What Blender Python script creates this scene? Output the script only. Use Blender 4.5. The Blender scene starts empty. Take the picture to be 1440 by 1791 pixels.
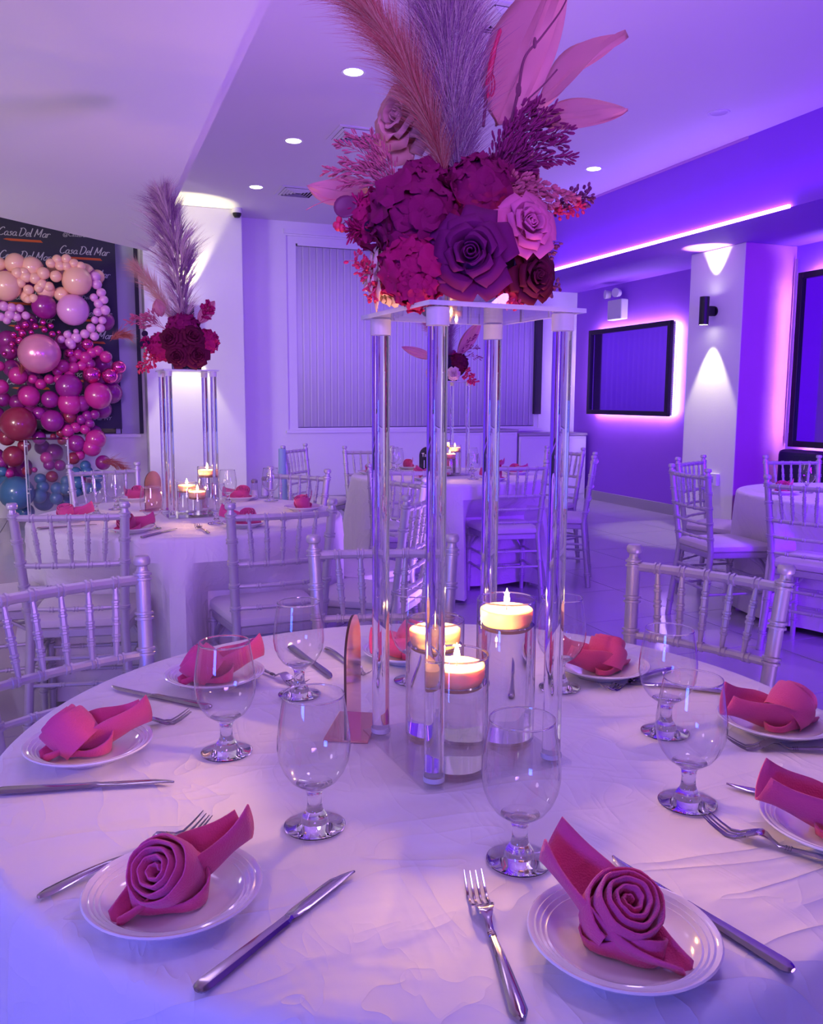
import bpy, math, random
from mathutils import Vector as V, Matrix as M, Quaternion
R = math.radians
PI = math.pi
scn = bpy.context.scene
COL = scn.collection
random.seed(7)

# ---------------------------------------------------------------- camera
cam_d = bpy.data.cameras.new('camera')
cam_d.sensor_fit = 'HORIZONTAL'; cam_d.sensor_width = 36.0
cam_d.lens = 36.0 * 1493.9 / 1440.0
cam_d.clip_start = 0.02
cam = bpy.data.objects.new('camera', cam_d); COL.objects.link(cam)
_r, _u, _w = V((0.93413, -0.35691, 0.00456)), V((0.04251, 0.12396, 0.99138)), V((0.35440, 0.92589, -0.13097))
_u = _w.cross(_r) * -1.0
cam.matrix_world = M(((_r.x, _u.x, -_w.x, 0), (_r.y, _u.y, -_w.y, 0), (_r.z, _u.z, -_w.z, 1.30), (0, 0, 0, 1)))
scn.camera = cam

# ---------------------------------------------------------------- world, exposure, unseen fill lamps
wd = bpy.data.worlds.new('world'); scn.world = wd; wd.use_nodes = True
wd.node_tree.nodes['Background'].inputs['Color'].default_value = (0.30, 0.16, 0.75, 1)
wd.node_tree.nodes['Background'].inputs['Strength'].default_value = 0.0
scn.view_settings.view_transform = 'Standard'
scn.view_settings.look = 'None'
scn.view_settings.exposure = -0.22
scn.view_settings.gamma = 1.0
scn.view_settings.use_curve_mapping = False
scn.cycles.max_bounces = 14
scn.cycles.transmission_bounces = 14
scn.cycles.transparent_max_bounces = 24
scn.cycles.glossy_bounces = 6
scn.cycles.diffuse_bounces = 4
scn.cycles.sample_clamp_indirect = 4.0
scn.cycles.blur_glossy = 0.5
scn.cycles.caustics_refractive = True
scn.cycles.caustics_reflective = True

def lamp(name, kind, loc, aim, power, color, size=1.0, size_y=None, spot=None, blend=0.5, spread=180):
    d = bpy.data.lights.new(name, kind)
    d.energy = power; d.color = color
    if kind == 'AREA':
        d.shape = 'RECTANGLE' if size_y else 'SQUARE'
        d.size = size
        if size_y: d.size_y = size_y
        d.spread = R(spread)
    else:
        d.shadow_soft_size = size
    if kind == 'SPOT':
        d.spot_size = R(spot); d.spot_blend = blend
    o = bpy.data.objects.new(name, d); COL.objects.link(o); o.location = loc
    if aim is not None:
        o.rotation_euler = (V(aim) - V(loc)).to_track_quat('-Z', 'Y').to_euler()
    return o

VIOLET = (0.16, 0.002, 1.0)
LAV = (0.48, 0.22, 1.0)
# unseen coloured fill lamps, added behind and beside the camera to brighten the room
lamp('fill_violet', 'AREA', (2.6, -1.9, 2.3), (5.6, 8.0, 2.1), 33, VIOLET, 1.0, spread=70)
lamp('fill_violet_low', 'AREA', (4.2, -1.2, 1.5), (5.0, 7.0, 0.3), 100, VIOLET, 1.0, spread=80)
lamp('fill_lavender', 'AREA', (-0.6, -2.2, 2.2), (0.9, 9.0, 1.6), 19, LAV, 1.0, spread=42)
lamp('wash_blue', 'AREA', (-2.2, -0.9, 1.0), (0.2, 0.9, 0.5), 12, (0.04, 0.10, 1.0), 0.6, spread=70)
lamp('fill_up_front', 'AREA', (1.6, 0.3, 0.2), (1.2, 1.6, 3.3), 21, LAV, 0.6, spread=100)  # unseen lamp near the floor, added to light the ceiling
lamp('fill_up_mid', 'AREA', (1.75, 3.2, 0.12), (1.4, 4.2, 3.3), 24, LAV, 0.4, spread=110)  # added as well; the ceiling bounces it down onto the tables
lamp('spot_table', 'SPOT', (1.66, 2.35, 3.3), (0.75, 1.15, 0.76), 72, (0.62, 0.42, 1.0), 0.25, spot=50, blend=0.9)  # unseen spots, added over the near table to light its cloth
lamp('spot_table_front', 'SPOT', (0.95, 0.75, 3.3), (0.45, 0.75, 0.76), 48, (0.56, 0.40, 1.0), 0.2, spot=48, blend=0.9)
lamp('spot_table_left', 'SPOT', (0.2, 2.9, 2.55), (0.1, 1.1, 0.76), 12, (0.62, 0.46, 1.0), 0.25, spot=75, blend=0.9)
lamp('lobby_fill_white', 'AREA', (-2.9, 5.2, 2.0), (0.6, 9.5, 1.3), 26, (1.0, 0.90, 0.84), 0.8, spread=90)  # unseen lobby fill, added to whiten the left side
lamp('lobby_fill', 'POINT', (-2.3, 5.6, 2.1), None, 28, (0.95, 0.82, 1.0), 0.25)  # unseen point fills, added so the rods refract a lit lobby
lamp('lobby_fill_near', 'POINT', (-2.6, 0.6, 2.0), None, 22, (0.8, 0.55, 1.0), 0.25)
lamp('spot_right_table', 'SPOT', (4.36, 3.6, 3.3), (4.2, 3.7, 0.7), 150, (0.60, 0.34, 1.0), 0.2, spot=60, blend=0.9)  # unseen spot, added to brighten the right table
lamp('lobby_fill_low', 'AREA', (-2.6, 2.2, 1.0), (-0.9, 4.6, 2.6), 16, (0.94, 0.88, 1.0), 0.8, spread=110)  # unseen fill, added for the soffit

# ---------------------------------------------------------------- materials
MATS = {}
def new_mat(name):
    m = bpy.data.materials.new(name); m.use_nodes = True
    nt = m.node_tree; nt.nodes.clear()
    out = nt.nodes.new('ShaderNodeOutputMaterial')
    MATS[name] = m
    return m, nt, out
def pm(name, col, rough=0.5, metal=0.0, spec=0.5, bump=0.0, bscale=40.0, var=0.0, vscale=6.0, sss=0.0, sheen=0.0, coat=0.0, trans=0.0, emit=None, estr=0.0, stretch=None, detail=4.0):
    m, nt, out = new_mat(name)
    b = nt.nodes.new('ShaderNodeBsdfPrincipled')
    b.inputs['Base Color'].default_value = (*col, 1); b.inputs['Roughness'].default_value = rough
    b.inputs['Metallic'].default_value = metal; b.inputs['Specular IOR Level'].default_value = spec
    if sheen: b.inputs['Sheen Weight'].default_value = sheen
    if coat: b.inputs['Coat Weight'].default_value = coat; b.inputs['Coat Roughness'].default_value = 0.08
    if sss:
        b.inputs['Subsurface Weight'].default_value = sss; b.inputs['Subsurface Radius'].default_value = (0.014, 0.011, 0.008)
        b.inputs['Subsurface Scale'].default_value = 1.0
    if emit: b.inputs['Emission Color'].default_value = (*emit, 1); b.inputs['Emission Strength'].default_value = estr
    tc = None
    if bump or var:
        tc = nt.nodes.new('ShaderNodeTexCoord')
        mp = nt.nodes.new('ShaderNodeMapping')
        if stretch: mp.inputs['Scale'].default_value = stretch
        nt.links.new(tc.outputs['Object'], mp.inputs['Vector'])
    if bump:
        n = nt.nodes.new('ShaderNodeTexNoise'); n.inputs['Scale'].default_value = bscale; n.inputs['Detail'].default_value = detail
        bp = nt.nodes.new('ShaderNodeBump'); bp.inputs['Strength'].default_value = bump; bp.inputs['Distance'].default_value = 0.01
        nt.links.new(mp.outputs['Vector'], n.inputs['Vector']); nt.links.new(n.outputs['Fac'], bp.inputs['Height'])
        nt.links.new(bp.outputs['Normal'], b.inputs['Normal'])
    if var:
        n2 = nt.nodes.new('ShaderNodeTexNoise'); n2.inputs['Scale'].default_value = vscale; n2.inputs['Detail'].default_value = 3
        mx = nt.nodes.new('ShaderNodeMix'); mx.data_type = 'RGBA'
        mx.inputs['A'].default_value = (*[c * (1 - var) for c in col], 1)
        mx.inputs['B'].default_value = (*[min(1, c * (1 + var)) for c in col], 1)
        nt.links.new(mp.outputs['Vector'], n2.inputs['Vector']); nt.links.new(n2.outputs['Fac'], mx.inputs['Factor'])
        nt.links.new(mx.outputs['Result'], b.inputs['Base Color'])
    if trans:
        t = nt.nodes.new('ShaderNodeBsdfTranslucent'); t.inputs['Color'].default_value = (*col, 1)
        ms = nt.nodes.new('ShaderNodeMixShader'); ms.inputs[0].default_value = trans
        nt.links.new(b.outputs[0], ms.inputs[1]); nt.links.new(t.outputs[0], ms.inputs[2]); nt.links.new(ms.outputs[0], out.inputs[0])
    else:
        nt.links.new(b.outputs[0], out.inputs[0])
    return m
def emis(name, col, s):
    m, nt, out = new_mat(name)
    e = nt.nodes.new('ShaderNodeEmission'); e.inputs['Color'].default_value = (*col, 1); e.inputs['Strength'].default_value = s
    nt.links.new(e.outputs[0], out.inputs[0]); return m
def thin_glass(name, tint=(1, 1, 1), boost=1.0, rough=0.0):
    # a thin pane: what is not mirrored by the Fresnel law passes straight through
    m, nt, out = new_mat(name)
    t = nt.nodes.new('ShaderNodeBsdfTransparent'); t.inputs['Color'].default_value = (*tint, 1)
    g = nt.nodes.new('ShaderNodeBsdfGlossy'); g.inputs['Roughness'].default_value = rough
    f = nt.nodes.new('ShaderNodeFresnel')
    ge = nt.nodes.new('ShaderNodeNewGeometry')   # the same pane seen from its inner side: invert the index
    io = nt.nodes.new('ShaderNodeMix'); io.inputs['A'].default_value = 1.5; io.inputs['B'].default_value = 1 / 1.5
    nt.links.new(ge.outputs['Backfacing'], io.inputs['Factor']); nt.links.new(io.outputs['Result'], f.inputs['IOR'])
    mu = nt.nodes.new('ShaderNodeMath'); mu.operation = 'MULTIPLY'; mu.inputs[1].default_value = boost; mu.use_clamp = True
    ms = nt.nodes.new('ShaderNodeMixShader')
    nt.links.new(f.outputs[0], mu.inputs[0]); nt.links.new(mu.outputs[0], ms.inputs[0])
    nt.links.new(t.outputs[0], ms.inputs[1]); nt.links.new(g.outputs[0], ms.inputs[2]); nt.links.new(ms.outputs[0], out.inputs[0])
    return m
def solid_glass(name, ior, tint=(1, 1, 1), rough=0.0):
    m, nt, out = new_mat(name)
    g = nt.nodes.new('ShaderNodeBsdfGlass'); g.inputs['IOR'].default_value = ior; g.inputs['Color'].default_value = (*tint, 1)
    g.inputs['Roughness'].default_value = rough
    nt.links.new(g.outputs[0], out.inputs[0]); return m

pm('wall_paint', (0.80, 0.79, 0.80), 0.6, bump=0.05, bscale=60, var=0.02)
pm('violet_light_tint', (0.36, 0.11, 0.80), 0.6, bump=0.05, bscale=60, var=0.02)  # violet light tinted into the colour of right wall and beam
pm('alcove_light_tint', (0.58, 0.20, 0.52), 0.6, bump=0.05, bscale=60, var=0.02)  # pinker violet light put into the colour of one column face
pm('ceiling_paint', (0.82, 0.80, 0.82), 0.7, var=0.015, vscale=1.2)
pm('tile', (0.52, 0.47, 0.56), 0.16, spec=0.6, var=0.05, vscale=2.5)
pm('grout', (0.30, 0.28, 0.30), 0.8)
pm('skirting', (0.42, 0.40, 0.43), 0.4)
pm('white_trim', (0.78, 0.77, 0.80), 0.4)
pm('grey_frame', (0.42, 0.44, 0.52), 0.35)
pm('black_metal', (0.006, 0.006, 0.008), 0.4)
pm('black_frame', (0.008, 0.008, 0.012), 0.3)
pm('screen', (0.46, 0.20, 0.90), 0.06, metal=1.0)
pm('blind', (0.74, 0.70, 0.82), 0.55, bump=0.03, bscale=90)
pm('silver', (0.60, 0.57, 0.62), 0.40, metal=0.42, bump=0.03, bscale=120, var=0.06, vscale=40)
pm('cushion', (0.72, 0.68, 0.68), 0.7, bump=0.06, bscale=160, sheen=0.2)
pm('navy_vinyl', (0.010, 0.010, 0.045), 0.35, bump=0.04, bscale=30)
pm('porcelain', (0.84, 0.83, 0.84), 0.12, spec=0.6, coat=0.4)
pm('steel', (0.46, 0.42, 0.46), 0.14, metal=1.0, var=0.05, vscale=60)
pm('napkin_cloth', (0.80, 0.095, 0.29), 0.8, bump=0.25, bscale=500, sheen=0.3, trans=0.12, detail=1.0)
pm('rose_gold', (0.86, 0.46, 0.40), 0.12, metal=0.85)
pm('wood_edge', (0.04, 0.015, 0.01), 0.5)
pm('black_mirror', (0.01, 0.012, 0.02), 0.05, spec=0.9, coat=1.0)
pm('white_ink', (0.85, 0.85, 0.88), 0.5)
pm('wax', (0.95, 0.60, 0.30), 0.45, sss=0.3)
pm('wick', (0.02, 0.015, 0.01), 0.9)
emis('flame', (1.0, 0.72, 0.34), 26.0)
emis('led_white', (0.42, 0.22, 1.0), 30.0)
emis('led_violet', (0.42, 0.10, 1.0), 7.0)
emis('led_lilac', (0.34, 0.08, 1.0), 0.8)
emis('led_screen', (0.70, 0.50, 1.0), 130.0)
emis('lens_lit', (1.0, 0.96, 0.90), 16.0)
emis('sconce_lens', (1.0, 0.93, 0.72), 22.0)
pm('lens_off', (0.70, 0.68, 0.72), 0.2)
thin_glass('goblet_glass', (0.985, 0.985, 0.99), 2.0)
thin_glass('vase_glass', (0.985, 0.985, 0.985), 1.7)
solid_glass('crystal', 1.5)
solid_glass('acrylic', 1.49, (0.985, 0.985, 1.0))
solid_glass('water', 1.33)
thin_glass('acrylic_sheet', (0.975, 0.975, 0.99), 1.2, 0.02)
pm('frosted', (0.80, 0.80, 0.86), 0.35, trans=0.4)
pm('acrylic_edge', (0.78, 0.78, 0.90), 0.25, trans=0.5)
# flowers
pm('rose_plum', (0.17, 0.010, 0.12), 0.7, trans=0.2, var=0.15, vscale=30)
pm('rose_pink', (0.72, 0.16, 0.40), 0.7, trans=0.25, var=0.12, vscale=30)
pm('rose_blush', (0.82, 0.42, 0.46), 0.7, trans=0.35, var=0.08, vscale=20)
pm('rose_wine', (0.11, 0.005, 0.035), 0.7, trans=0.15, var=0.2, vscale=30)
pm('rose_cream', (0.86, 0.66, 0.62), 0.7, trans=0.35, var=0.06, vscale=20)
pm('petal_raspberry', (0.40, 0.010, 0.12), 0.7, trans=0.22, var=0.2, vscale=25)
pm('petal_plum', (0.24, 0.008, 0.10), 0.7, trans=0.22, var=0.2, vscale=25)
pm('leaf_blush', (0.78, 0.38, 0.45), 0.6, trans=0.45, var=0.12, vscale=18, stretch=(1, 1, 1))
pm('berry', (0.55, 0.012, 0.09), 0.5)
pm('bud_dark', (0.14, 0.01, 0.10), 0.6)
pm('leaf_dark', (0.022, 0.006, 0.035), 0.6, trans=0.1)
pm('eucalyptus', (0.16, 0.012, 0.09), 0.55, trans=0.1)
pm('twig', (0.18, 0.03, 0.09), 0.7)
pm('plume_mauve', (0.34, 0.16, 0.34), 0.9, trans=0.45)
pm('plume_grey', (0.70, 0.54, 0.56), 0.9, trans=0.45)
pm('plume_coral', (0.56, 0.17, 0.17), 0.9, trans=0.45)
pm('plume_tan', (0.70, 0.45, 0.36), 0.9, trans=0.45)
pm('grass_rose', (0.62, 0.16, 0.26), 0.85, trans=0.3)
pm('grass_plum', (0.30, 0.03, 0.16), 0.85, trans=0.3)
pm('foam_box', (0.006, 0.008, 0.05), 0.4)
# balloons
for n_, c_ in dict(peach=(0.90, 0.50, 0.36), lilac=(0.72, 0.30, 0.62), magenta=(0.52, 0.02, 0.24), plum=(0.30, 0.012, 0.22), wine=(0.28, 0.02, 0.06), teal=(0.05, 0.16, 0.30)).items():
    pm('balloon_' + n_, c_, 0.28, coat=0.5)
pm('balloon_chrome', (0.80, 0.08, 0.42), 0.12, metal=0.9)
pm('balloon_pearl', (0.85, 0.30, 0.50), 0.22, metal=0.45)
pm('banner_navy', (0.022, 0.018, 0.055), 0.6)
pm('banner_ink', (0.55, 0.53, 0.60), 0.6)
pm('banner_orange', (0.62, 0.10, 0.02), 0.6)

for n_ in MATS:
    if n_.split('_')[0] in ('rose', 'petal', 'leaf', 'plume', 'grass') and n_ != 'rose_gold':
        for q_ in MATS[n_].node_tree.nodes:
            if q_.type == 'BSDF_PRINCIPLED': q_.inputs['Specular IOR Level'].default_value = 0.12

def cloth_material():
    m, nt, out = new_mat('table_linen')
    b = nt.nodes.new('ShaderNodeBsdfPrincipled')
    b.inputs['Base Color'].default_value = (0.80, 0.77, 0.79, 1); b.inputs['Roughness'].default_value = 0.62
    b.inputs['Sheen Weight'].default_value = 0.25
    tc = nt.nodes.new('ShaderNodeTexCoord')
    def noise(scale, stretch, detail, rot=0.0, dist=0.0):
        mp = nt.nodes.new('ShaderNodeMapping'); mp.inputs['Scale'].default_value = stretch; mp.inputs['Rotation'].default_value = (0, 0, rot)
        n = nt.nodes.new('ShaderNodeTexNoise'); n.inputs['Scale'].default_value = scale; n.inputs['Detail'].default_value = detail; n.inputs['Distortion'].default_value = dist
        nt.links.new(tc.outputs['Object'], mp.inputs['Vector']); nt.links.new(mp.outputs['Vector'], n.inputs['Vector'])
        return n.outputs['Fac']
    def ridge(f):
        a = nt.nodes.new('ShaderNodeMath'); a.operation = 'SUBTRACT'; a.inputs[1].default_value = 0.5; nt.links.new(f, a.inputs[0])
        c = nt.nodes.new('ShaderNodeMath'); c.operation = 'ABSOLUTE'; nt.links.new(a.outputs[0], c.inputs[0])
        d = nt.nodes.new('ShaderNodeMath'); d.operation = 'POWER'; d.inputs[1].default_value = 0.6; nt.links.new(c.outputs[0], d.inputs[0])
        return d.outputs[0]
    def add(a, bb, k):
        q = nt.nodes.new('ShaderNodeMath'); q.operation = 'MULTIPLY_ADD'; q.inputs[1].default_value = k
        nt.links.new(bb, q.inputs[0]); nt.links.new(a, q.inputs[2]); return q.outputs[0]
    h = noise(2.6, (1, 1, 1), 3, 0.3, 0.8)
    h = add(h, ridge(noise(3.4, (1.0, 2.2, 1), 2, 0.5, 1.2)), -0.9)
    h = add(h, ridge(noise(6.0, (2.0, 0.8, 1), 2, -0.4, 1.0)), -0.45)
    h = add(h, noise(26, (1, 1, 1), 3), 0.10)
    bp = nt.nodes.new('ShaderNodeBump'); bp.inputs['Strength'].default_value = 0.5; bp.inputs['Distance'].default_value = 0.016
    nt.links.new(h, bp.inputs['Height']); nt.links.new(bp.outputs['Normal'], b.inputs['Normal'])
    nt.links.new(b.outputs[0], out.inputs[0])
cloth_material()

# ---------------------------------------------------------------- mesh helper
class MB:
    def __init__(s): s.v = []; s.f = []; s.m = []; s.s = []
    def add(s, vs, fs, mat=0, smooth=True):
        o = len(s.v); s.v.extend([tuple(p) for p in vs])
        for f in fs:
            s.f.append([i + o for i in f]); s.m.append(mat); s.s.append(smooth)
        return s
    def box(s, c, d, mat=0, rot=None, smooth=False):
        x, y, z = d[0] / 2, d[1] / 2, d[2] / 2
        vs = [V((a, b, e)) for a in (-x, x) for b in (-y, y) for e in (-z, z)]
        if rot is not None: vs = [rot @ p for p in vs]
        vs = [p + V(c) for p in vs]
        return s.add(vs, [(0, 1, 3, 2), (4, 6, 7, 5), (0, 4, 5, 1), (2, 3, 7, 6), (0, 2, 6, 4), (1, 5, 7, 3)], mat, smooth)
    def tube(s, pts, rads, n=8, mat=0, cap=True, flat=1.0):
        pts = [V(p) for p in pts]
        if not hasattr(rads, '__len__'): rads = [rads] * len(pts)
        vs = []; ref = None
        for i, p in enumerate(pts):
            t = (pts[min(i + 1, len(pts) - 1)] - pts[max(i - 1, 0)])
            if t.length < 1e-9: t = V((0, 0, 1))
            t.normalize()
            if ref is None:
                ref = V((1, 0, 0)) if abs(t.x) < 0.8 else V((0, 1, 0))
            a = (ref - t * ref.dot(t)).normalized(); b = t.cross(a); ref = a
            for k in range(n):
                an = 2 * PI * k / n
                vs.append(p + a * (math.cos(an) * rads[i]) + b * (math.sin(an) * rads[i] * flat))
        fs = []
        for i in range(len(pts) - 1):
            for k in range(n):
                k2 = (k + 1) % n
                fs.append((i * n + k, i * n + k2, (i + 1) * n + k2, (i + 1) * n + k))
        if cap:
            fs.append(tuple(range(n - 1, -1, -1))); e = (len(pts) - 1) * n
            fs.append(tuple(range(e, e + n)))
        return s.add(vs, fs, mat)
    def lathe(s, prof, n=32, c=(0, 0, 0), rot=None, mat=0):
        vs = []; fs = []; idx = []
        for (r, z) in prof:
            if r < 1e-6:
                idx.append([len(vs)]); vs.append(V((0, 0, z)))
            else:
                idx.append(list(range(len(vs), len(vs) + n)))
                vs += [V((r * math.cos(2 * PI * k / n), r * math.sin(2 * PI * k / n), z)) for k in range(n)]
        for a, b in zip(idx[:-1], idx[1:]):
            for k in range(n):
                k2 = (k + 1) % n
                if len(a) == 1 and len(b) == 1: continue
                if len(a) == 1: fs.append((a[0], b[k2], b[k]))
                elif len(b) == 1: fs.append((a[k], a[k2], b[0]))
                else: fs.append((a[k], a[k2], b[k2], b[k]))
        if rot is not None: vs = [rot @ p for p in vs]
        vs = [p + V(c) for p in vs]
        return s.add(vs, fs, mat)
    def ell(s, c, r, n=12, m=8, rot=None, mat=0):
        prof = [(math.sin(PI * i / m), -math.cos(PI * i / m)) for i in range(m + 1)]
        prof[0] = (0, -1); prof[-1] = (0, 1)
        S = M.Diagonal(r if hasattr(r, '__len__') else (r, r, r))
        return s.lathe(prof, n, c, (rot @ S) if rot is not None else S, mat)
    def grid(s, fn, nu, nv, mat=0, closed=False):
        vs = [fn(i / (nu if closed else nu - 1), j / (nv - 1)) for j in range(nv) for i in range(nu)]
        fs = []
        for j in range(nv - 1):
            for i in range(nu if closed else nu - 1):
                i2 = (i + 1) % nu
                fs.append((j * nu + i, j * nu + i2, (j + 1) * nu + i2, (j + 1) * nu + i))
        return s.add(vs, fs, mat)
    def mesh(s, name, mats):
        me = bpy.data.meshes.new(name)
        me.from_pydata(s.v, [], s.f)
        if isinstance(mats, str): mats = [mats]
        for q in mats: me.materials.append(MATS[q])
        me.polygons.foreach_set('material_index', s.m)
        me.polygons.foreach_set('use_smooth', s.s)
        me.update()
        if any(s.s): me.set_sharp_from_angle(angle=R(38))
        return me
    def build(s, name, mats, parent=None, loc=(0, 0, 0), rot=None, bevel=0.0, solid=0.0, seg=2):
        return link(name, s.mesh(name, mats), parent, loc, rot, bevel, solid, seg)

def link(name, me, parent=None, loc=(0, 0, 0), rot=None, bevel=0.0, solid=0.0, seg=2):
    o = bpy.data.objects.new(name, me); COL.objects.link(o)
    o.location = loc
    if rot is not None:
        if isinstance(rot, M): o.rotation_euler = rot.to_euler()
        else: o.rotation_euler = rot
    if parent is not None: o.parent = parent
    if solid:
        md = o.modifiers.new('thickness', 'SOLIDIFY'); md.thickness = solid; md.offset = 0
    if bevel:
        md = o.modifiers.new('edge', 'BEVEL'); md.width = bevel; md.segments = seg; md.limit_method = 'ANGLE'; md.angle_limit = R(40)
    return o
def empty(name, loc=(0, 0, 0), rz=0.0):
    o = bpy.data.objects.new(name, None); COL.objects.link(o); o.location = loc; o.rotation_euler = (0, 0, rz)
    o.empty_display_size = 0.05
    return o
def tag(o, label=None, cat=None, group=None, kind=None):
    if label: o['label'] = label
    if cat: o['category'] = cat
    if group: o['group'] = group
    if kind: o['kind'] = kind
    return o
def struct(o):
    o['kind'] = 'structure'; return o
def copy_tree(o, parent=None):
    c = o.copy(); COL.objects.link(c)
    for k in ('label', 'group'):
        if parent is None and k in c: del c[k]
    if parent is not None: c.parent = parent
    for ch in list(o.children):
        copy_tree(ch, c)
    return c
def frame(axis, up=(0, 0, 1), roll=0.0):
    z = V(axis).normalized(); u = V(up)
    x = u.cross(z)
    if x.length < 1e-4: x = V((1, 0, 0))
    x.normalize(); y = z.cross(x)
    m = M((x, y, z)).transposed()
    return m @ M.Rotation(roll, 3, 'Z')
def smooth_path(pts, n):
    # Catmull-Rom through the points
    P = [V(p) for p in pts]; out = []
    for i in range(len(P) - 1):
        p0, p1, p2, p3 = P[max(i - 1, 0)], P[i], P[i + 1], P[min(i + 2, len(P) - 1)]
        for k in range(n):
            t = k / n
            out.append(0.5 * ((2 * p1) + (p2 - p0) * t + (2 * p0 - 5 * p1 + 4 * p2 - p3) * t * t + (3 * p1 - p0 - 3 * p2 + p3) * t ** 3))
    out.append(P[-1])
    return out

# ---------------------------------------------------------------- setting: floor, walls, ceiling
X0, X1, Y0, Y1, ZC = -3.6, 6.25, -2.8, 10.15, 3.35
fl = struct(MB().box(((X0 + X1) / 2, (Y0 + Y1) / 2, -0.06), (X1 - X0 + 0.4, Y1 - Y0 + 0.4, 0.1)).build('floor', 'grout'))
T = 0.70
tile_me = MB().box((0, 0, 0), (T - 0.006, T - 0.006, 0.012)).mesh('tile', 'tile')
ix = 0
x = X0 + T / 2
while x < X1 + T / 2:
    y = Y0 + T / 2
    while y < Y1 + T / 2:
        cx0, cx1 = max(x - T / 2, X0), min(x + T / 2, X1); cy0, cy1 = max(y - T / 2, Y0), min(y + T / 2, Y1)
        if cx1 - cx0 > 0.02 and cy1 - cy0 > 0.02:
            o = link('tile', tile_me, fl, ((cx0 + cx1) / 2, (cy0 + cy1) / 2, -0.006))
            o.scale = ((cx1 - cx0) / T, (cy1 - cy0) / T, 1)
        y += T
    x += T
struct(MB().box(((X0 + X1) / 2, (Y0 + Y1) / 2, ZC + 0.06), (X1 - X0 + 0.4, Y1 - Y0 + 0.4, 0.12)).build('ceiling', 'ceiling_paint'))
struct(MB().box((X0 - 0.06, (Y0 + Y1) / 2, ZC / 2), (0.12, Y1 - Y0 + 0.24, ZC)).build('wall_left', 'wall_paint'))
struct(MB().box((X1 + 0.06, (Y0 + Y1) / 2, ZC / 2), (0.12, Y1 - Y0 + 0.24, ZC)).build('wall_right', 'violet_light_tint'))
struct(MB().box(((X0 + X1) / 2, Y0 - 0.06, ZC / 2), (X1 - X0, 0.12, ZC)).build('wall_front', 'wall_paint'))
# back wall with the long window opening and the banner window opening
WX0, WX1, WZ0, WZ1 = 2.30, 5.70, 0.93, 3.19
BX0, BX1, BZ0, BZ1 = -2.6, 0.60, 0.90, 3.05
wb = MB(); yb = Y1 + 0.10
def wall_piece(xa, xb, za, zb): wb.box(((xa + xb) / 2, yb, (za + zb) / 2), (xb - xa, 0.20, zb - za))
wall_piece(X0, BX0, 0, ZC); wall_piece(BX0, BX1, 0, BZ0); wall_piece(BX0, BX1, BZ1, ZC); wall_piece(BX1, WX0, 0, ZC)
wall_piece(WX0, WX1, 0, WZ0); wall_piece(WX0, WX1, WZ1, ZC); wall_piece(WX1, X1, 0, ZC)
struct(wb.build('wall_back', 'wall_paint'))
# window 1: frame in the opening, dark night glass behind the blinds
w1 = struct(MB().box(((WX0 + WX1) / 2, Y1 + 0.185, (WZ0 + WZ1) / 2), (WX1 - WX0, 0.01, WZ1 - WZ0)).build('window_1', 'grey_frame'))
wf = MB()
wf.box((WX0 + 0.06, Y1 + 0.05, (WZ0 + WZ1) / 2 - 0.03), (0.12, 0.06, WZ1 - WZ0 - 0.10)).box((WX1 - 0.03, Y1 + 0.05, (WZ0 + WZ1) / 2 - 0.03), (0.06, 0.06, WZ1 - WZ0 - 0.10))
wf.box(((WX0 + WX1) / 2, Y1 + 0.05, WZ1 - 0.04), (WX1 - WX0, 0.06, 0.08)).box(((WX0 + WX1) / 2, Y1 + 0.05, WZ0 + 0.01), (WX1 - WX0, 0.06, 0.02))
wf.build('window_frame', 'white_trim', w1)
MB().box(((WX0 + WX1) / 2, Y1 - 0.012, WZ1 + 0.045), (WX1 - WX0 + 0.06, 0.03, 0.05)).build('window_head', 'white_trim', w1)
MB().box(((WX0 + WX1) / 2, Y1 - 0.02, WZ0 - 0.025), (WX1 - WX0 + 0.06, 0.05, 0.03)).build('window_sill', 'white_trim', w1)
MB().box((WX1 - 0.03, Y1 - 0.005, 1.75), (0.10, 0.05, 1.28)).build('window_jamb', 'black_frame', w1)
bl = tag(empty('vertical_blinds', (WX0 + 0.14, Y1 + 0.03, WZ0)), 'closed pale vertical blinds across the long back window', 'blinds')
MB().box(((WX1 - WX0 - 0.22) / 2, 0, WZ1 - WZ0 - 0.09), (WX1 - WX0 - 0.22, 0.04, 0.03)).build('head_rail', 'white_trim', bl)
def slat_fn(u, v): return V((0.050 * (2 * u - 1), 0.004 * math.cos(PI * (u - 0.5)), v * (WZ1 - WZ0 - 0.14)))
slat_me = MB().grid(slat_fn, 5, 2).mesh('slat', 'blind')
ns = 38
for k in range(ns):
    o = link('slat', slat_me, bl, (0.02 + k * (WX1 - WX0 - 0.24) / (ns - 1), 0.0, 0.03), (0, 0, R(5)), solid=0.0015)
# window 2 behind the banner
w2 = struct(MB().box(((BX0 + BX1) / 2, Y1 + 0.185, (BZ0 + BZ1) / 2), (BX1 - BX0, 0.01, BZ1 - BZ0)).build('window_2', 'black_mirror'))
MB().box((BX1 - 0.10, Y1 + 0.10, (BZ0 + BZ1) / 2), (0.20, 0.10, BZ1 - BZ0)).box((BX1 - 0.235, Y1 + 0.14, (BZ0 + BZ1) / 2), (0.05, 0.10, BZ1 - BZ0)).build('window_frame', 'grey_frame', w2)
MB().box((BX1 + 0.012, Y1 - 0.005, (BZ0 + BZ1) / 2), (0.04, 0.03, BZ1 - BZ0)).build('gasket', 'banner_navy', w2)
MB().box(((BX0 + BX1) / 2, Y1 - 0.03, BZ0 - 0.02), (BX1 - BX0, 0.08, 0.035)).build('window_sill', 'white_trim', w2)
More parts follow.
